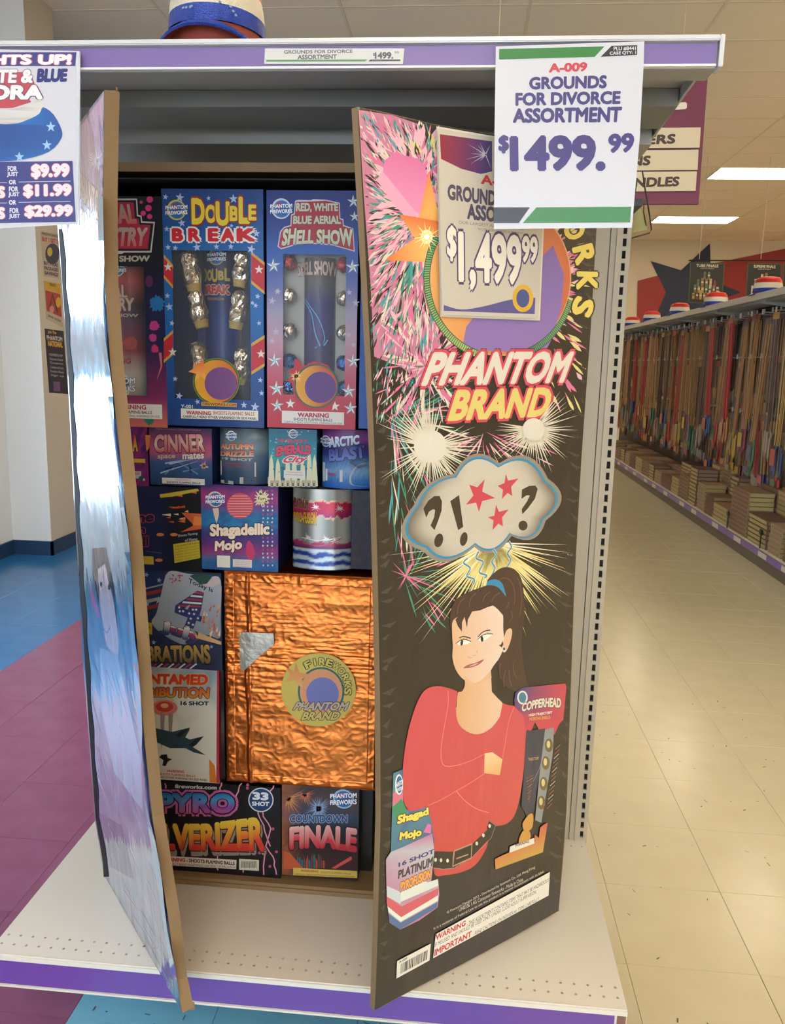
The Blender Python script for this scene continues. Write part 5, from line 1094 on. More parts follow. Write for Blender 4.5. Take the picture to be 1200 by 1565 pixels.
# --- orange foil parcel
foil_o = mat('foil_orange', '#e27c3c', .4, metal=1, bump=(38, .35, .004, (1, 1, 1.6)))
YF = YP-.006
t = thing('foil_parcel', 'big square parcel wrapped in crumpled orange foil with round yellow sticker', 'parcel', tuple(ony(455, 1200, YF+.1)))
vm, um = 1040, 457; fx0, fx1 = ony(344, vm, YF).x, ony(579, vm, YF).x; fz1, fz0 = ony(um, 878, YF).z, ony(um, 1202, YF).z
from mathutils import noise as mn
def fy(x, z):
    ex = min(x-fx0, fx1-x); ez = min(z-fz0, fz1-z); e = min(ex, ez)
    h = .0022*mn.noise(Vector((x*22, 1, z*34)))+.0017*(1-abs(mn.noise(Vector((x*60, 5, z*75)))))*(1 if e > .02 else 1.8)
    h += .0035*abs(mn.noise(Vector((x*14, 9, z*110))))*max(0, 1-abs(z-(fz0+fz1)/2-.06)/.14)
    fold = abs((x-fx0)-.052-.008*mn.noise(Vector((3, 1, z*9)))); h += .004*max(0, 1-fold/.006)
    return YF-h+.006*max(0, 1-e/.006)
NXF, NZF = 150, 200; b = MB()
for j in range(NZF+1):
    for i in range(NXF+1):
        x = fx0+(fx1-fx0)*i/NXF+.0015*mn.noise(Vector((j*.15, 0, 0)))*(1 if i in (0, NXF) else 0); z = fz0+(fz1-fz0)*j/NZF; b.v.append((x, fy(x, z), z))
for j in range(NZF):
    for i in range(NXF): q = j*(NXF+1)+i; b.f.append((q, q+1, q+NXF+2, q+NXF+1)); b.mi.append(0)
b.build('foil_wrap', foil_o, t)
MB().box((fx0+.001, YF+.003, fz0+.001), (fx1-.001, YF+.19, fz1-.001)).build('parcel_body', mat('foil_orange_side', '#a84a14', .3, metal=.9, bump=(30, .8, .01)), t)
A = Art((fx0, YF-.0075, fz0), (1, 0, 0), (0, 0, 1), (0, -1, 0))
SC_ = (487, 1054); A.poly(pxcirc(SC_, 57, 48, 56), '#c2aa4c')
ring = [(SC_[0]+4+34*math.cos(a), SC_[1]+3+36*math.sin(a)) for a in [2.6+.12*k for k in range(0, 36)]]
A.poly(pxcirc((491, 1056), 32, 36, 33), '#d08a5c'); A.poly(pxcirc((493, 1060), 25, 30, 25), '#6a6ca4'); A.stroke(ring, .0045, '#2a5c5c')
A.poly([(452, 1012), (458, 1028), (472, 1030), (462, 1038), (462, 1052), (450, 1040), (434, 1044), (444, 1032), (438, 1020), (450, 1026)], ('#c8703c', '#d8a058'))
for k, ch in enumerate('FIREWORKS'):
    a = -2.05+.27*k; c = (490+42*math.cos(a), 1052+41*math.sin(a)); tx, ty, nx, ny = -math.sin(a), math.cos(a), math.cos(a), math.sin(a); s_, h_ = 5, 5.5
    A.text(ch, [(c[0]-tx*s_+nx*h_, c[1]-ty*s_+ny*h_), (c[0]+tx*s_+nx*h_, c[1]+ty*s_+ny*h_), (c[0]+tx*s_-nx*h_, c[1]+ty*s_-ny*h_), (c[0]-tx*s_-nx*h_, c[1]-ty*s_-ny*h_)], '#c2b04c', .04, [(.09, '#1c1c18')])
A.text('PHANTOM', [(452, 1073), (532, 1073), (531, 1086), (450, 1085)], '#b0a08c', .04, [(.09, '#50302c')], ital); A.text('BRAND', [(464, 1088), (520, 1088), (518, 1100), (462, 1100)], '#c2ac58', .04, [(.09, '#50302c')], ital)
st = A.build('round_sticker', M_PAPER, t)
b = MB(); pts = [(366, 968), (372, 966), (418, 968), (419, 985), (400, 1000), (372, 1026), (367, 1020)]
b.prism([ony(u, v, YF-.0082) for u, v in pts], (0, .0003, 0)); b.build('clear_tape_patch', mat('tape_patch', '#b8b0a0', .3, metal=.7, bump=(30, .6, .006)), t)
# --- fifth row
t, A = packet('firework_box', 'tall sky-blue box with a fighter jet and red and yellow title', (226, 1022, 334, 1196), '#8c2430', y=YP+.001)
g = random.Random(20)
def sky(a, b): n_ = .5+.5*mn.noise(Vector((a*4, b*5, 2))); return mixc(hexc('#3c6c8c'), hexc('#c9c4b4'), max(0, min(1, .25+1.1*n_-(b-.75)*1.2)))
lgrid(A, sky, 24, 32)
A.poly(N3((395, 495), (405, 495), (405, 1010), (392, 1010)), '#a82838')
A.text('UNTAMED', N3((40, 508), (356, 512), (352, 562), (40, 555)), ('#b82830', '#c8402c'), .06, [(.06, '#d0a83c')]); A.text('RETRIBUTION', N3((-30, 570), (362, 572), (358, 622), (-30, 612)), ('#b8482c', '#c8842c'), .06, [(.06, '#3a2418')]); A.text('16 SHOT', N3((228, 634), (358, 636), (358, 655), (228, 653)), '#1c2440', .05)
A.text('SALVO OF POWER', N3((60, 628), (200, 626), (200, 636), (60, 638)), '#c8a04c', .03)
for c, r_, cc in (((155, 665), 60, '#c87060'), ((155, 660), 40, '#b83c30'), ((155, 655), 18, '#d8a070')): A.poly(N3(*pxcirc(c, r_, 18, r_*.6)), cc)
for x in (145, 182): A.poly(N3((x-10, 690), (x+12, 690), (x+6, 790), (x-4, 860), (x-8, 790)), '#8c7c7c')
A.poly(N3((100, 755), (190, 775), (272, 755), (268, 770), (250, 800), (270, 810), (335, 795), (300, 835), (285, 845), (345, 882), (290, 870), (250, 850), (180, 850), (100, 815)), '#2c4048'); A.poly(N3((270, 758), (225, 800), (205, 790), (250, 762)), '#141c20'); A.poly(N3((332, 797), (290, 840), (265, 838), (300, 806)), '#141c20'); A.poly(N3((140, 880), (165, 878), (170, 895), (190, 900), (170, 912), (160, 932), (145, 930), (150, 905), (130, 892)), '#141c20')
A.poly(N3((360, 900), (385, 930), (395, 1010), (360, 1005)), '#c8742c'); A.poly(N3((118, 940), (360, 958), (362, 1004), (120, 985)), '#c9c0ac'); A.text('WARNING', N3((165, 948), (245, 952), (245, 964), (165, 960)), '#b02c34', .04); A.text('SHOOTS FLAMING BALLS', N3((120, 962), (296, 972), (296, 983), (120, 973)), '#a83c3c', .03); A.text('READ OTHER WARNING ON SIDE PANEL', N3((125, 976), (352, 992), (352, 1002), (125, 986)), '#2c2824', .02)
fin(A, t)
t, A = packet('firework_box', 'narrow dark box wedged between the jet box and the orange parcel', (334.5, 1024, 343, 1194), '#1c1818', y=YP+.02); lgrid(A, ('#3a3434', '#141214', '#5a4c48', '#1c1816', '#2c2c2c'), 1, 12); fin(A, t)
# --- bottom row
t, A = packet('firework_box', 'wide black box with purple and blue neon title and lightning, bottom left', (215, 1197, 429, 1337), '#100c14', y=YP-.001)
lgrid(A, '#100c12', 1, 1)
def P3(*p): return Q(p, 200, 1170, 3.0)
def bolt(p, wd=.0022, sd=0):
    g = random.Random(sd); q = []
    for a, b in zip(p, p[1:]):
        for k in range(3): t_ = k/3; q.append((a[0]+(b[0]-a[0])*t_+g.uniform(-6, 6), a[1]+(b[1]-a[1])*t_+g.uniform(-3, 3)))
    q.append(p[-1]); q = P3(*q); A.stroke(q, wd*2.2, '#7a3050'); A.stroke(q, wd, '#d8a4b0')
for k, q in enumerate(([(505, 80), (490, 120), (470, 170)], [(660, 90), (630, 130), (600, 210), (560, 190)], [(600, 210), (640, 290), (620, 370), (660, 440), (668, 500)], [(560, 120), (590, 220), (610, 300), (640, 370)], [(420, 80), (410, 115)], [(155, 80), (160, 105)], [(395, 410), (400, 480)], [(520, 430), (515, 490)], [(620, 390), (610, 500)])): bolt(q, .0018, k)
for c in ((535, 103), (652, 290), (668, 395), (638, 462), (536, 88), (590, 400)): A.poly(P3(*pxcirc(c, 7, 12)), '#a84870')
A.text('fireworks.com', P3((203, 85), (395, 92), (394, 110), (202, 103)), '#b8b4b0', .04)
A.text('PYRO', P3((120, 118), (482, 122), (482, 225), (120, 222)), '#14101c', .10, [(.10, '#b05a90')], None, 1.05); A.text('PYRO', P3((126, 124), (476, 128), (476, 219), (126, 216)), ('#2c5c9c', '#3c8cb8', '#7a3c90', '#a84c78'), .06, (), None, 1.08)
A.text('PULVERIZER', P3((20, 250), (612, 248), (620, 405), (20, 415)), '#8a7c70', .06, (), lambda a, b: (a+.006, b*(.8+.25*max(0, a-.55)*2)-.03)); A.text('PULVERIZER', P3((15, 240), (605, 240), (616, 395), (15, 385)), ('#d8bc3c', '#d8902c', '#c83c24', '#b82c24'), .06, [(.04, '#1c1010')], lambda a, b: (a, b*(.82+.25*max(0, a-.55)*2)))
A.poly(P3(*pxcirc((597, 157), 58, 30, 56)), '#c8ccd0'); A.poly(P3(*pxcirc((597, 157), 53, 30, 51)), '#1c3864'); A.text('33', P3((558, 120), (632, 124), (630, 160), (558, 156)), '#d4d8dc', .06); A.text('SHOT', P3((556, 164), (636, 166), (634, 186), (556, 184)), '#d4d8dc', .05)
A.poly(P3((140, 412), (485, 432), (483, 474), (140, 455)), '#d0c4b4'); A.text('WARNING', P3((140, 420), (250, 424), (250, 441), (140, 437)), '#b02c34', .05); A.text('- SHOOTS FLAMING BALLS', P3((256, 425), (477, 440), (477, 456), (256, 442)), '#1c1818', .04); A.text('CAREFULLY READ WARNINGS ON SIDE OF PACKAGE', P3((145, 444), (480, 460), (480, 470), (145, 455)), '#3a3430', .01)
A.poly(P3((497, 427), (588, 432), (587, 482), (497, 477)), '#c8c4b0')
for k in range(18): x = 507+k*4.0; A.poly(P3((x, 438), (x+(2.4, 1.3, 2)[k % 3], 438), (x+(2.4, 1.3, 2)[k % 3], 468), (x, 468)), '#1c1a18', lift=A.h)
A.h += 6e-6
fin(A, t)
t, A = packet('firework_box', 'box with red block title and firework photo, bottom row beside the wide black box', (431, 1202, 548, 1341), '#2c1c1c', y=YP-.0005)
g = random.Random(21); lgrid(A, lambda a, b: mixc(A.colf(('#3a3034', '#4c3c38', '#2c3c54', '#1c1418', '#1c1418', '#3a1c20', '#2c2024'))(0, b), hexc('#c06a3c'), max(0, .55-a*2)*g.uniform(.5, 1)), 18, 20)
for c, r_, cc, n_ in (((440, 1220), 34, '#c88a50', 40), ((487, 1236), 26, '#8aa0c8', 40), ((520, 1218), 20, '#5a9c8c', 26), ((466, 1214), 22, '#c87058', 30)): pxrays(A, c, 1, r_, n_, cc, .8, 9, clip=lambda p: 433 < p[0] < 546 and 1205 < p[1])
badge(A, (525, 1221), 18, '#9ab4c8')
A.text('COUNTDOWN', P3((730, 225), (995, 225), (993, 262), (728, 262)), '#2c4a7c', .05, [(.05, '#a8b4c0')]); A.text('FINALE', P3((728, 282), (1038, 290), (1036, 398), (728, 385)), ('#d8a8a0', '#c02c3c', '#a82430'), .07, [(.06, '#14101c')], lambda a, b: (a, b+.12*math.sin(a*math.pi)))
g = random.Random(22)
for k in range(12): x = 760+k*11; A.poly(P3((x, 470), (x, 400+g.uniform(0, 40)), (x+8, 400+g.uniform(0, 40)), (x+8, 470)), g.choice(('#2c5c6c', '#3a2c3c', '#5a3c34', '#1c2c34', '#a0442c')))
A.poly(P3((920, 470), (1010, 415), (1015, 430), (940, 472)), '#c04c44'); A.poly(P3((700, 390), (730, 400), (790, 470), (700, 475)), '#b0502c')
A.poly(P3((745, 468), (1038, 483), (1038, 515), (745, 502)), '#c0a84c'); A.text('WARNING', P3((780, 476), (860, 480), (860, 490), (780, 486)), '#b02c34', .04); A.text('SHOOTS FLAMING BALLS', P3((870, 484), (1008, 490), (1008, 499), (870, 493)), '#7a3424', .01); A.text('CAREFULLY READ ADDITIONAL WARNINGS ON SIDE PANEL', P3((750, 493), (1030, 506), (1030, 512), (750, 500)), '#4a4424', 0)
fin(A, t)
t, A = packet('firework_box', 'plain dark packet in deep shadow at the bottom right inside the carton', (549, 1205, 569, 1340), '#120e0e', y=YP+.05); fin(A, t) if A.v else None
# ================================================================== PRICE CARDS ON THE TICKET CHANNEL
YS = YT-.0135
paper_m = mat('card_stock', '#c9c8ce', .4, coat=.25, coat_rough=.15)
def sheet(name, label, outline, y, cat='sign', m_=paper_m, th=.0006):
    p = [ony(u, v, y) for u, v in outline]; c = sum(p, Vector())/len(p)
    t = thing(name, label, cat, c); MB().prism(p, (0, th, 0)).build('card', m_, t)
    A = Art((0, y, 0), (1, 0, 0), (0, 0, 1), (0, -1, 0)); return t, A
M_CARD = mat('print_card', '#ffffff', .4, coat=.25, vcol=True, coat_rough=.15)
t, A = sheet('price_card', 'white price card with green bars and large purple 1499.99 hanging from top shelf', [(758, 71), (985, 63), (984, 95), (978, 210), (966, 348), (755, 350), (756, 200)], YS-.002)
A.poly([(763, 75), (924, 71), (909, 87), (763, 91)], '#1f7426'); A.poly([(935, 70), (974, 69), (974, 84), (918, 87)], '#141618')
A.text('PLU #8441', [(938, 71.5), (972, 71), (972, 77), (938, 78)], '#c8c8cc', .03); A.text('CASE QTY: 1', [(932, 79), (972, 78), (972, 83), (932, 85)], '#c8c8cc', .03)
A.text('A-009', [(839, 97), (898, 95), (897, 109), (839, 111)], '#c0303e', .05)
A.text('GROUNDS', [(809, 118), (928, 115), (927, 135), (809, 137)], '#33266c', .05); A.text('FOR DIVORCE', [(788, 142), (949, 139), (948, 159), (788, 162)], '#33266c', .05); A.text('ASSORTMENT', [(784, 166), (951, 163), (949, 187), (784, 188)], '#33266c', .05)
A.text('$', [(762, 207), (778, 206), (778, 234), (762, 235)], '#33206e', .06); A.text('1499.', [(779, 208), (926, 206), (925, 261), (780, 262)], '#33206e', .05); A.text('99', [(930, 205), (970, 203), (968, 233), (930, 234)], '#33206e', .05)
A.poly([(754.5, 317), (810, 317), (793, 341), (754.5, 341)], '#121418'); A.poly([(820, 317), (965, 316), (963, 340), (799, 341)], '#1f7426')
A.build('card_print', M_CARD, t)
t, A = sheet('shelf_label', 'narrow white shelf label with green line in the purple top strip', [(405, 74), (618, 74), (616, 98), (404, 97.5)], YT-.0062, 'label', mat('label_stock', '#d8d6cf', .5))
A.text('GROUNDS FOR DIVORCE', [(434, 77), (539, 75.5), (539, 81), (434, 82.5)], '#5c5a60', .04); A.text('ASSORTMENT', [(455, 84), (515, 83), (515, 90), (455, 91)], '#4c4a50', .04)
A.text('$', [(570, 81), (573, 81), (573, 86), (570, 86)], '#4c4a50', .03); A.text('1499.', [(573, 80), (601, 79.5), (601, 90), (573, 90)], '#3c3a44', .05); A.text('99', [(603, 78.5), (610, 78.5), (610, 82.5), (603, 82.5)], '#4c4a50', .03)
A.poly([(407, 91.5), (562, 91), (558, 94), (407, 94.5)], '#3c8a40'); A.poly([(566, 91), (612, 91), (612, 93.5), (563, 94)], '#3a343c')
A.build('label_print', M_PAPER, t)
t, A = sheet('hat_price_card', 'white and blue hat price card with three prices hanging at the top left', [(-115, 73), (121, 78), (122, 120), (118, 342), (-110, 356)], YS-.002)
BL, PKO = '#34397c', '#c8788a'
A.poly([(-110, 80), (117, 80), (115, 101), (-110, 101)], BL); A.text('LIGHTS UP!', [(-64, 84), (110, 83), (109, 99), (-66, 99)], '#e6e2e4', .06, [(.05, '#b84a5c')])
A.poly([(-110, 112), (46, 110), (54, 130), (45, 152), (48, 156), (20, 165), (-110, 168)], '#b8434e')
A.text('RED WHITE &', [(-112, 107), (52, 106), (50, 127), (-114, 127)], '#e2dfe0', .05, [(.05, '#6c5a6c')]); A.text('BLUE', [(58, 105), (104, 105), (102, 125), (56, 126)], '#2c2f74', .07)
A.text('FEDORA', [(-80, 130), (67, 130), (65, 152), (-82, 154)], '#e2dfe0', .06, [(.06, '#6c4a5c')])
A.poly(smooth([(-110, 165), (0, 168), (40, 162), (62, 152), (66, 172), (55, 185), (20, 190), (-20, 192), (-110, 192)], 3), lambda x, y: mixc(hexc('#b4aeac'), hexc('#d0ccc8'), .5+.5*math.sin(x*90)))
A.poly(smooth([(-110, 190), (10, 190), (40, 184), (60, 174), (66, 164), (82, 175), (95, 200), (92, 215), (75, 232), (40, 243), (0, 247), (-110, 248)], 3), lambda x, y: mixc(hexc('#1e3c80'), hexc('#1c68b4'), max(0, min(1, 1-2.2*abs(x-.72)))))
for p in ((78, 194), (72, 222), (30, 240)): A.star(p, .008, '#9ac0e0')
A.poly([(-110, 249), (111, 246), (116, 339), (-110, 343)], '#34397c')
for y0, y1, a, b_ in ((250, 273, 48, 106), (281, 302, 36, 109), (313, 333, 38, 111)):
    A.text({250: '$9.99', 281: '$11.99', 313: '$29.99'}[y0], [(a, y0+1), (b_, y0), (b_+1, y1), (a, y1+1)], '#ddd6da', .07, [(.05, '#c05464')])
for v, x in ((254, 12), (285, 14), (318, 15)): A.text('FOR', [(x, v), (x+14, v), (x+14, v+8), (x, v+8)], '#d0cfdc', .05); A.text('JUST', [(x-1, v+9), (x+16, v+9), (x+16, v+17), (x-1, v+17)], '#d0cfdc', .05)
for v in (275, 306): A.text('OR', [(14, v), (25, v), (25, v+7), (14, v+7)], '#d0cfdc', .05); A.poly([(29, v+3), (108, v+1.5), (108, v+2.3), (29, v+3.8)], '#c8c8d8'); A.poly([(-100, v+5), (11, v+4), (11, v+4.8), (-100, v+5.8)], '#c8c8d8')
A.text('2 HATS', [(-70, 281), (8, 285), (8, 303), (-70, 300)], '#ddd6da', .07, [(.05, '#c05464')]); A.text('6 HATS', [(-70, 315), (8, 317), (8, 335), (-70, 333)], '#ddd6da', .07, [(.05, '#c05464')])
A.build('card_print', M_CARD, t)
MB().prism([ony(u, v, YS-.0055) for u, v in ((117, 79), (123, 79), (122, 340), (118, 340))], (0, .0003, 0)).build('card_sleeve', mat('card_sleeve', '#e8eef4', .1, alpha=.3, spec=1), t)
# ================================================================== HATS
sq = dict(bump=(600, 1.0, .004))
seq_r = mat('sequin_red', '#c8281e', .3, metal=.5, **sq); seq_w = mat('sequin_white', '#d8d0bc', .35, metal=.2, **sq); seq_b = mat('sequin_blue', '#1c3c9c', .25, metal=.6, **sq); lining = mat('hat_lining', '#8a3a2c', .7); dot_m = mat('sequin_dot', '#a8d0f0', .1, metal=.9)
def hat(name, label, loc, s, rz, group, near=True, tilt=0.0):
    t = thing(name, label, 'hat', loc, rz, group)
    n = 40 if near else 20; L = Vector(loc); Rz = Matrix.Rotation(rz, 3, 'Z') @ Matrix.Rotation(tilt, 3, 'X'); UP = Vector((0, 0, .118*math.sin(abs(tilt))*s))
    B = .030 if near else 0
    def ringpt(r, th, z): return L+UP+Rz @ Vector((r*math.cos(th)*s, r*math.sin(th)*1.12*s, z*s))
    def brimz(th, k): return .004+.032*abs(math.sin(th))**1.5+.013*(1-k) if near else .004+.010*(1-k)
    def surf(rows, nm, m_, par=t):
        b = MB(); R_ = len(rows)
        for k in range(R_):
            for j in range(n): b.v.append(tuple(rows[k](2*math.pi*j/n)))
        for k in range(R_-1):
            for j in range(n): q = k*n; b.f.append((q+j, q+(j+1) % n, q+n+(j+1) % n, q+n+j)); b.mi.append(0)
        return b.build(nm, m_, par, True)
    surf([lambda th, a=a, h=h: ringpt(a, th, h) for a, h in ((.083, .018+B), (.081, .044+B))]+[lambda th: ringpt(.0795, th, .048+B)], 'blue_band', seq_b)
    surf([lambda th, a=a, h=h: ringpt(a, th, h) for a, h in ((.081, .044+B), (.079, .062+B), (.076, .078+B))], 'white_band', seq_w)
    surf([lambda th, a=a, h=h: ringpt(a, th, B+h-.018*max(0, 1-abs(math.cos(th))*1.8)*(1 if h > .1 else 0)) for a, h in ((.0762, .078), (.072, .098), (.064, .112), (.045, .116), (.02, .108), (.001, .104))], 'red_crown', seq_r)
    surf([lambda th, r=r, k=k: ringpt(r, th, brimz(th, k)) for r, k in ((.083, 0), (.092, .35), (.103, 1.0))]+[lambda th: ringpt(.1045, th, brimz(th, 1.0)-.002), lambda th: ringpt(.102, th, brimz(th, 1.0)-.005)], 'brim', seq_b)
    surf([lambda th, r=r, k=k: ringpt(r, th, brimz(th, k)-.0035) for r, k in ((.079, 0), (.090, .35), (.1015, 1.0))], 'brim_underside', lining)
    surf([lambda th, h=h: ringpt(.0795, th, h) for h in (.0, .018+B)], 'inner_headband', lining)
    return t
h0 = hat('sequin_hat', 'sequined red, white and blue fedora lying on the top shelf above the carton', (-.150, .068, ZT), .93, 0, 'sequined party hats', True, 0)
b = MB()
for a, zz, r_ in ((-1.2, .044, .0835), (-1.0, .040, .084), (-.95, .034, .084), (-.9, .029, .0845), (-1.75, .036, .0835), (-1.85, .030, .094), (-1.8, .031, .092), (-1.72, .031, .092)):
    p = Vector((-.150, .068, ZT+.028))+Vector((r_*math.cos(a), r_*1.12*math.sin(a), zz))*.93; b.lathe([(0, .0015), (.0022, .0013), (.0022, -.001)], p, 8, Vector((math.cos(a), math.sin(a), .3)))
b.build('bright_sequins', dot_m, h0, kind='stuff')
# ================================================================== HANGING AISLE SIGN
sm = mat('sign_purple', '#6e2946', .5); sw = mat('sign_panel', '#cdbfa0', .5); sk = mat('sign_line', '#3a2a24', .6)
YA = 3.0
t = thing('aisle_sign', 'purple hanging aisle sign with three cream name panels', 'sign', ony(1000, 312, YA))
MB().prism([ony(u, v, YA) for u, v in ((700, 118), (1082, 117), (1068, 312), (690, 312))], (0, .02, 0)).build('sign_board', sm, t)
A = Art((0, YA, 0), (1, 0, 0), (0, 0, 1), (0, -1, 0), h0=.006)
for k, (y0, y1, xr0, xr1) in enumerate(((195, 226, 1071, 1069), (229, 260, 1067.5, 1066), (262, 292, 1065, 1063))):
    MB().prism([ony(u, v, YA-.001) for u, v in ((720, y0+4), (xr0, y0), (xr1, y1), (720, y1+3))], (0, -.004, 0)).build('name_panel', sw, t)
    A.poly([(720, y1+3), (xr1, y1), (xr1, y1+1.4), (720, y1+4.4)], '#4a3430')
A.text('SPARKLERS', [(895, 211), (1033, 205), (1031, 220), (893, 225)], '#43302a', .05, (), None, 1.05); A.text('FOUNTAINS', [(860, 245), (995, 238), (993, 253), (858, 259)], '#43302a', .05); A.text('ROMAN CANDLES', [(850, 276), (1039, 270), (1037, 285), (849, 291)], '#43302a', .05)
A.text('12', [(1000, 125), (1050, 122), (1049, 167), (999, 170)], '#d8cfc0', .05)
A.build('sign_lettering', M_PAPER, t)
for u in (760, 1040): p = ony(u, 118, YA+.01); MB().tube([p, (p.x, p.y, H-.005)], .0006, 5).build('hanging_wire', mat('pale_wire', '#cbbb9e', .6), t)
# wire clip holder on the far side of the upright
wm = mat('black_wire', '#15110f', .4)
t = thing('wire_sign_holder', 'black wire clip holder with a small yellow ticket behind the upright post', 'sign holder', ony(985, 360, .66))
Yw = .66; pts = [ony(u, v, Yw) for u, v in ((982, 262), (986, 288), (989, 304), (993, 330), (996, 351), (993, 356), (975, 361), (966, 364))]
MB().tube(pts, .0018, 6).build('wire_loop', wm, t)
pts = [ony(u, v, Yw+.004) for u, v in ((984, 306), (989, 302), (991, 306), (984, 310), (984, 325), (988, 345))]; MB().tube(pts, .0012, 6).build('wire_clip', wm, t)
MB().prism([ony(u, v, Yw+.008) for u, v in ((970, 318), (984, 322), (990, 351), (968, 356))], (0, .001, 0)).build('ticket', mat('yellow_ticket', '#8f8a50', .5), t)
MB().box((.60, .575, 1.735), (.64, .60, 1.75)).box((.625, .60, 1.735), (.64, Yw+.01, 1.75)).build('mounting_arm', wm, t)
MB().box(tuple(ony(972, 300, Yw)-Vector((.07, 0, .02))), tuple(ony(972, 300, Yw)+Vector((0, .01, .03)))).build('mounting_clip', wm, t)
# ================================================================== POSTERS ON THE PILASTER
XPl = -2.577
def poster(label, pts, draw):
    p = [onx(u, v, XPl) for u, v in pts]; c = sum(p, Vector())/4; t = thing('poster', label, 'poster', c, group=None); MB().prism(p, (-.0012, 0, 0)).build('sheet', M_PAPER2, t)
    A = Art((XPl, 0, 0), (0, 1, 0), (0, 0, 1), (1, 0, 0), h0=.001); A.q = pts; draw(A); A.build('poster_print', M_PAPER, t)
M_PAPER2 = mat('poster_paper', '#b9ab98', .6)
def pq(A, a0, b0, a1, b1):
    tl, tr, br_, bl = [Vector(p) for p in A.q]
    def f(a, b): p = (tl*(1-a)+tr*a)*(1-b)+(bl*(1-a)+br_*a)*b; return (p.x, p.y)
    return [f(a0, b0), f(a1, b0), f(a1, b1), f(a0, b1)]
def po1(A):
    A.text('FIREWORKS', pq(A, .05, .02, .95, .08), '#4a3a4a', .03); A.text('BUY 1 GET 2', pq(A, .05, .12, .95, .22), '#a8303a', .05); A.poly(pxcirc((80, 388), 11, 20, 16), '#2c3050'); A.poly(pxcirc((76, 385), 4, 12, 7), '#c0a838')
    for k in range(3): A.text(('BUY 1 MORE', 'PACKAGES', 'SAVINGS')[k], pq(A, .06, .66+k*.11, .94, .74+k*.11), '#4a3a5c', .05)
def po2(A):
    A.poly(pq(A, 0, 0, 1, .22), '#c89a2c'); A.text('TENTS', pq(A, .3, .03, .7, .1), '#5a3030', .04); A.poly(pq(A, .04, .24, .96, .78), '#a83a34'); A.stroke([(76, 470), (80, 450), (88, 478)], .02, '#3a2428'); A.poly(pxcirc((89, 462), 4, 12, 8), '#d8a030'); A.poly(pxcirc((79, 473), 3.5, 12, 6), '#c88a8a'); A.text('SAVE NOW', pq(A, .1, .86, .9, .92), '#4a3a4a', .03)
def po3(A):
    A.poly(pq(A, 0, 0, 1, 1), '#1c1e34'); A.text('Join The', pq(A, .15, .02, .6, .08), '#c89a30', .04); A.text('PHANTOM', pq(A, .08, .10, .9, .17), '#c0bcc0', .04); A.text('NATIONAL', pq(A, .12, .18, .9, .27), '#d0a030', .05)
    for k in range(6): A.text(('MEMBERSHIP', 'Discount Events', 'Coupons', 'Contests and more', 'Product News', 'Sign up')[k], pq(A, .15, .38+k*.065, .85, .42+k*.065), '#9a98a8', .02)
    A.poly(pq(A, .25, .82, .6, .97), '#6c4c7c')
poster('white poster with round dark picture, topmost of three on the pilaster', [(62, 353), (89, 358), (90, 426), (67, 422)], po1)
poster('red and yellow poster, middle of the three on the pilaster', [(67, 429), (92, 434), (96, 500), (71, 487)], po2)
poster('dark navy poster with yellow lettering, lowest of three on the pilaster', [(68, 502), (97, 506), (104, 602), (75, 600)], po3)
# ================================================================== RIGHT AISLE SHELVING
XF, XBK, ZD2, ZT2 = 2.42, 2.86, .135, 1.955
Y0, Y1 = 1.6, 12.6
run = thing('aisle_shelving', 'long metal shelving run along the right aisle with pegs and ticket strip', 'shelf', (2.65, 6, 0))
MB().box((XF, Y0, ZD2-.02), (XBK, Y1, ZD2)).build('bottom_deck', white, run)
MB().box((XF-.003, Y0, ZD2-.055), (XF, Y1, ZD2-.0005)).build('deck_front_edge', mat('edge_dark', '#6a6258', .5), run)
MB().box((XF+.01, Y0, 0), (XF+.03, Y1, ZD2-.055)).build('kick_plate', mat('kick_brown', '#5c5448', .5), run)
MB().box((XBK, Y0, 0), (XBK+.03, Y1, ZT2+.0)).build('pegboard_back', mat('pegboard', '#3a2a20', .7), run)
MB().box((XF-.02, Y0, ZT2-.006), (XBK, Y1, ZT2)).box((XF-.023, Y0, ZT2-.045), (XF-.02, Y1, ZT2+.004)).box((XF+.1, Y0, ZT2-.04), (XF+.25, Y1, ZT2-.007)).build('top_shelf_board', grey, run)
MB().box((XF-.030, Y0, ZT2-.043), (XF-.0235, Y1, ZT2+.006)).build('shelf_edge_channel', mat('channel_aisle', '#b8b0a8', .25, metal=.3), run)
for k in range(9):
    y = Y0+.05+k*1.22; MB().box((XF-.0045, y, ZD2-.05), (XF-.003, y+1.20, ZD2-.006)).build('purple_ticket_strip', purple, run)
g = random.Random(31)
for k in range(16):
    y = 2.3+k*.55+g.uniform(-.1, .1); MB().box((XF-.006, y, ZD2-.047), (XF-.0045, y+.16, ZD2-.01)).build('ticket', mat('aisle_ticket', '#c0b8a8', .5), run)
for k in range(10):
    y = Y0+.02+k*1.22; MB().prism([(XBK, y, ZT2-.008), (XF, y, ZT2-.008), (XF, y, ZT2-.04), (XBK, y, ZT2-.10)], (0, .01, 0)).build('shelf_bracket', grey, run)
# hats along its top: one row of five
base = None
for k, (x, y, lab) in enumerate(((2.50, 5.20, 'sequined hat on the aisle shelf top, nearest and largest of the row'), (2.50, 6.50, 'sequined hat on the aisle shelf top, second from the near end'), (2.50, 7.78, 'sequined hat on the aisle shelf top, middle of the row of five'), (2.50, 9.10, 'sequined hat on the aisle shelf top, fourth from the near end'), (2.50, 10.30, 'sequined hat on the aisle shelf top, farthest and smallest of the row'))):
    if base is None: base = hat('sequin_hat', lab, (x, y, ZT2), 1.15, R(90), 'sequined party hats', False); c = base
    else: c = copy_tree(base); c.location = (x, y, ZT2)
    c['label'] = lab
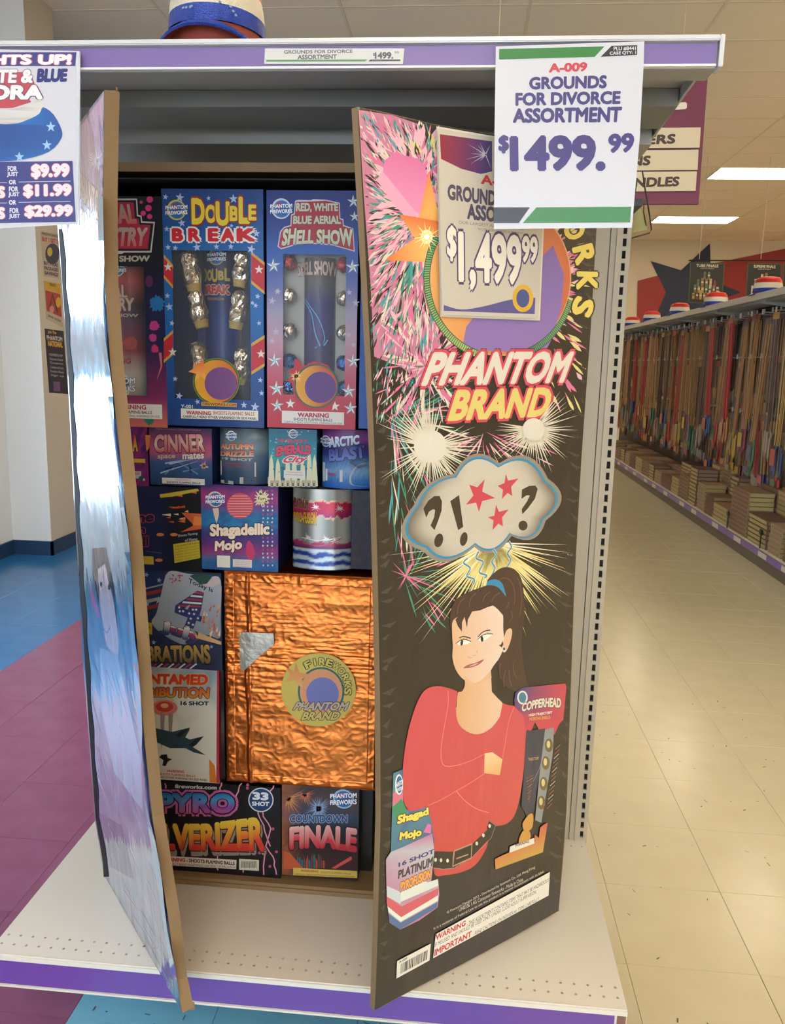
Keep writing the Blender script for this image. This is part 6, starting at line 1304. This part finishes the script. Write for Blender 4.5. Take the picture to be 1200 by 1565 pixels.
# pegs with packs of stick rockets
stick_m = mat('rocket_stick', '#a87a4c', .7); 
bag_m = mat('clear_bag', '#c8b8a0', .15, alpha=.10, spec=1.0)
hdr = [mat('header_'+c.strip('#'), c, .5) for c in ('#8a3a2a', '#6a4a3a', '#a0743a', '#5a4a44', '#7c2c2c', '#4a3a50', '#94603c')]
head = [mat('rocket_'+c.strip('#'), c, .4) for c in ('#b03a2c', '#b08c30', '#3c6a44', '#34406c', '#a8703c', '#7a3038', '#8c7868')]
body_m = [mat('tube_'+c.strip('#'), c, .5) for c in ('#a8342c', '#8a7444', '#6a4434', '#a07c38', '#5c4034', '#96724a')]
def pack(x, y, ztop, ln, kind, seed, wd=.05):
    g = random.Random(seed)
    names = {0: ('wooden-stick', 'rocket_pack'), 1: ('red-tubed', 'rocket_pack'), 2: ('dark striped', 'rocket_pack')}
    t = thing('rocket_pack', None, 'rocket pack', (x, y, ztop))
    MB().box((x-.012, y-wd*.8, ztop-.05), (x-.010, y+wd*.8, ztop)).build('header_card', hdr[seed % 7], t)
    # bundle of sticks
    ns = 7; tilt = g.uniform(-.05, .10); sm_ = stick_m if kind == 0 else body_m[(0, 0, 3, 4)[g.randrange(4)] if kind == 1 else 4]
    b = MB()
    for k in range(ns):
        yy = y+(k-(ns-1)/2)*wd*.24; xx = x+g.uniform(-.012, .012); dy = g.uniform(-.015, .015)
        b.tube([(xx, yy, ztop-.05), (xx+.01, yy+dy+tilt*ln, ztop-ln*.78)], .0035 if kind == 0 else .0055, 4)
    b.build('sticks', sm_, t, kind='stuff')
    b = MB()
    for k in range(ns):
        yy = y+(k-(ns-1)/2)*wd*.26+tilt*ln; xx = x+.01+g.uniform(-.015, .015); z = ztop-ln*g.uniform(.76, .82)
        b.tube([(xx, yy, z), (xx, yy, z-ln*.13), (xx, yy+.001, z-ln*.16)], [.011, .011, .001], 6)
    b.build('rocket_heads', head[(seed*3) % 7], t, kind='stuff')
    if g.random() < .7:
        b = MB(); b.box((x-.022, y+tilt*ln-wd*.55, ztop-ln*.90), (x-.020, y+tilt*ln+wd*.55, ztop-ln*.80)); b.build('paper_band', head[(seed*5+2) % 7], t)
    b = MB(); w0 = wd*.75; b.face([(x-.024, y-w0, ztop-.045), (x-.024, y+w0, ztop-.045), (x-.024, y+w0+tilt*ln, ztop-ln), (x-.024, y-w0+tilt*ln, ztop-ln)]); b.build('clear_bag', bag_m, t)
    return t
n = 0
pegm = mat('peg_tag', '#b8b0a8', .4)
packs = []
for row, (xx, zt, ln) in enumerate(((XBK-.16, 1.86, .86), (XBK-.30, 1.83, 1.24), (XBK-.22, 1.50, .72), (XBK-.17, 1.04, .60))):
    y = 3.5+row*.07
    while y < 11.9:
        kind = (0, 0, 0, 1, 2, 0, 1)[(n*5+row) % 7]; gg = random.Random(n); 
        t = pack(xx+gg.uniform(-.03, .03), y, zt+gg.uniform(-.03, .02), ln*gg.uniform(.88, 1.05), kind, n, .085 if row != 1 else .08); packs.append((y, row, t, kind)); n += 1
        MB().tube([(XBK, y, zt+.01), (xx-.03, y, zt+.012)], .003, 5).box((xx-.034, y-.018, zt-.004), (xx-.031, y+.018, zt+.035)).build('peg_hook', pegm, run)
        y += (.19, .25, .30, .24)[row]*gg.uniform(.85, 1.15)
packs.sort(key=lambda q: (q[1], q[0]))
KW = ('tan-stick', 'red-tubed', 'dark-tubed'); ORD = ('back', 'front', 'middle', 'bottom')
def nth(k): return 'nearest' if k == 0 else '%d%s' % (k+1, 'nearest' and {1: 'st', 2: 'nd', 3: 'rd'}.get((k+1) % 10 if (k+1) % 100 not in (11, 12, 13) else 0, 'th'))
cnt = {}
for y, row, t, kind in packs:
    k = cnt.get(row, 0); cnt[row] = k+1
    t['label'] = ('nearest' if k == 0 else nth(k)+' from the near end:')+' bagged %s rockets, %s peg row, right aisle' % (KW[kind], ORD[row]); t['group'] = 'rocket packs on the %s peg row' % ORD[row]
# flat cartons stacked on the bottom deck
fb = [mat('flat_carton_'+c.strip('#'), c, .6) for c in ('#8f7058', '#75543f', '#9a8064', '#66463c', '#887058')]
ends = mat('carton_end_dark', '#35241f', .7); yel = mat('carton_label_yellow', '#a2935c', .6)
def flat(x, y, z, dx, dy, dz, k, lab, grp):
    t = thing('flat_carton', lab, 'carton', (x+dx/2, y+dy/2, z), group=grp)
    MB().box((x, y, z), (x+dx, y+dy, z+dz)).build('carton_body', fb[k % 5], t)
    MB().box((x+.006, y-.0012, z+.004), (x+dx-.006, y, z+dz-.004)).build('end_label', fb[(k+1) % 5] if k % 2 else yel, t)
    MB().box((x+.002, y-.0008, z-.0004), (x+dx-.002, y, z+.0025)).build('end_shadow_seam', ends, t)
    MB().box((x-.0012, y+.02, z+.006), (x, y+dy-.02, z+dz-.006)).build('side_label', fb[(k+2) % 5] if k % 3 else yel, t)
g = random.Random(41); y = 3.55; s = 0
while y < 11.5:
    dy = g.choice((.22, .26, .30, .40)); nst = g.choice((4, 5, 7, 8, 10)) if y > 4.6 else 6; dz = .034; x = XF+.03
    for row, n_ in ((0, nst), (1, nst+g.choice((2, 4, 5)))):
        n_ = min(n_, 11 if y < 8 else 5)
        for k in range(n_):
            pos = 'bottom carton' if k == 0 else 'top carton' if k == n_-1 else nth(k)+' carton up'
            flat(x+row*.2+g.uniform(-.004, .004), y+g.uniform(-.006, .006), ZD2+.001+k*(dz+.0008), .185, dy, dz, (s+row*2) % 5, 'flat carton, %s in the %s %s stack from the near end, aisle deck' % (pos, nth(s) if s else 'first', 'front' if row == 0 else 'rear'), 'flat cartons stacked on the aisle deck')
    y += dy+g.uniform(.02, .06); s += 1
# ================================================================== HANGING POSTERS AND RAIL OVER THE AISLE SHELVES
YR = 8.2
t = thing('poster_rail', 'thin dark rail hanging on white cords over the aisle shelves', 'rail', ony(1150, 400, YR))
pa, pb = ony(1053, 398, YR), ony(1420, 399, YR); MB().tube([pa, pb], .008, 6).build('rail', wm, t)
for u in (1069, 1163, 1330): p = ony(u, 396, YR); MB().tube([p, (p.x, p.y, H)], .003, 5).build('cord', mat('white_cord', '#c8bca4', .6), t)
M_DK = mat('poster_board', '#3a4a2c', .5)
for (lab, q, title) in (('dark hanging poster of stacked finale tubes, left of the two', [(1055, 401), (1108, 402), (1104, 466), (1052, 462)], 'TUBE FINALE'), ('dark hanging poster of finale assortment, right of the two', [(1143, 402), (1195, 403), (1193, 470), (1139, 466)], 'SUPREME FINALE'), ('dark hanging poster at the right edge of the picture', [(1198, 403), (1250, 404), (1247, 470), (1196, 466)], 'FINALE')):
    p = [ony(u, v, YR-.01) for u, v in q]; t = thing('hanging_poster', lab, 'poster', sum(p, Vector())/4); MB().prism(p, (0, .004, 0)).build('board', M_DK, t)
    A = Art((0, YR-.01, 0), (1, 0, 0), (0, 0, 1), (0, -1, 0), h0=.002); A.STEP = 3e-4; A.q = q
    A.poly(pq(A, .03, .02, .97, .98), '#1c1a14'); A.text(title, pq(A, .18, .04, .82, .11), '#c8c0a8', .04); A.text('ASSORTMENT', pq(A, .3, .125, .7, .155), '#a8a088', .02)
    g = random.Random(len(title))
    for rr, (b0, n_, w_) in enumerate(((.28, 2, .12), (.45, 5, .3), (.62, 7, .38), (.78, 8, .42))):
        for k in range(n_):
            a = .5+(k-(n_-1)/2)*(2*w_/max(1, n_)); A.poly(pq(A, a-.035, b0-g.uniform(.02, .1), a+.035, b0+.13), g.choice(('#a89048', '#8c6c3c', '#b8b098', '#7c3c34', '#5c6c4c', '#c0a060')))
            A.poly(pq(A, a-.03, b0+.01, a+.03, b0+.05), g.choice(('#d0c490', '#6c4434', '#c0b8a0')))
    A.build('poster_print', M_PAPER, t)
# scanner clips standing on the aisle deck
for k, (u, v, lab) in enumerate(((1112, 800, 'small black sign clip standing on the aisle deck, farther of two'), (1162, 830, 'small black sign clip standing on the aisle deck, nearer of two'))):
    p = onx(u, v, XF+.01); t = thing('sign_clip', lab, 'clip', (p.x, p.y, ZD2)); MB().tube([(p.x, p.y, ZD2), (p.x, p.y, ZD2+.12)], .005, 6).build('stem', wm, t); MB().box((p.x-.01, p.y-.02, ZD2+.10), (p.x+.006, p.y+.02, ZD2+.14), .003).build('jaw', wm, t)
for t in [o for o in COL.objects if o.type == 'EMPTY' and not o.children]: bpy.data.objects.remove(t)
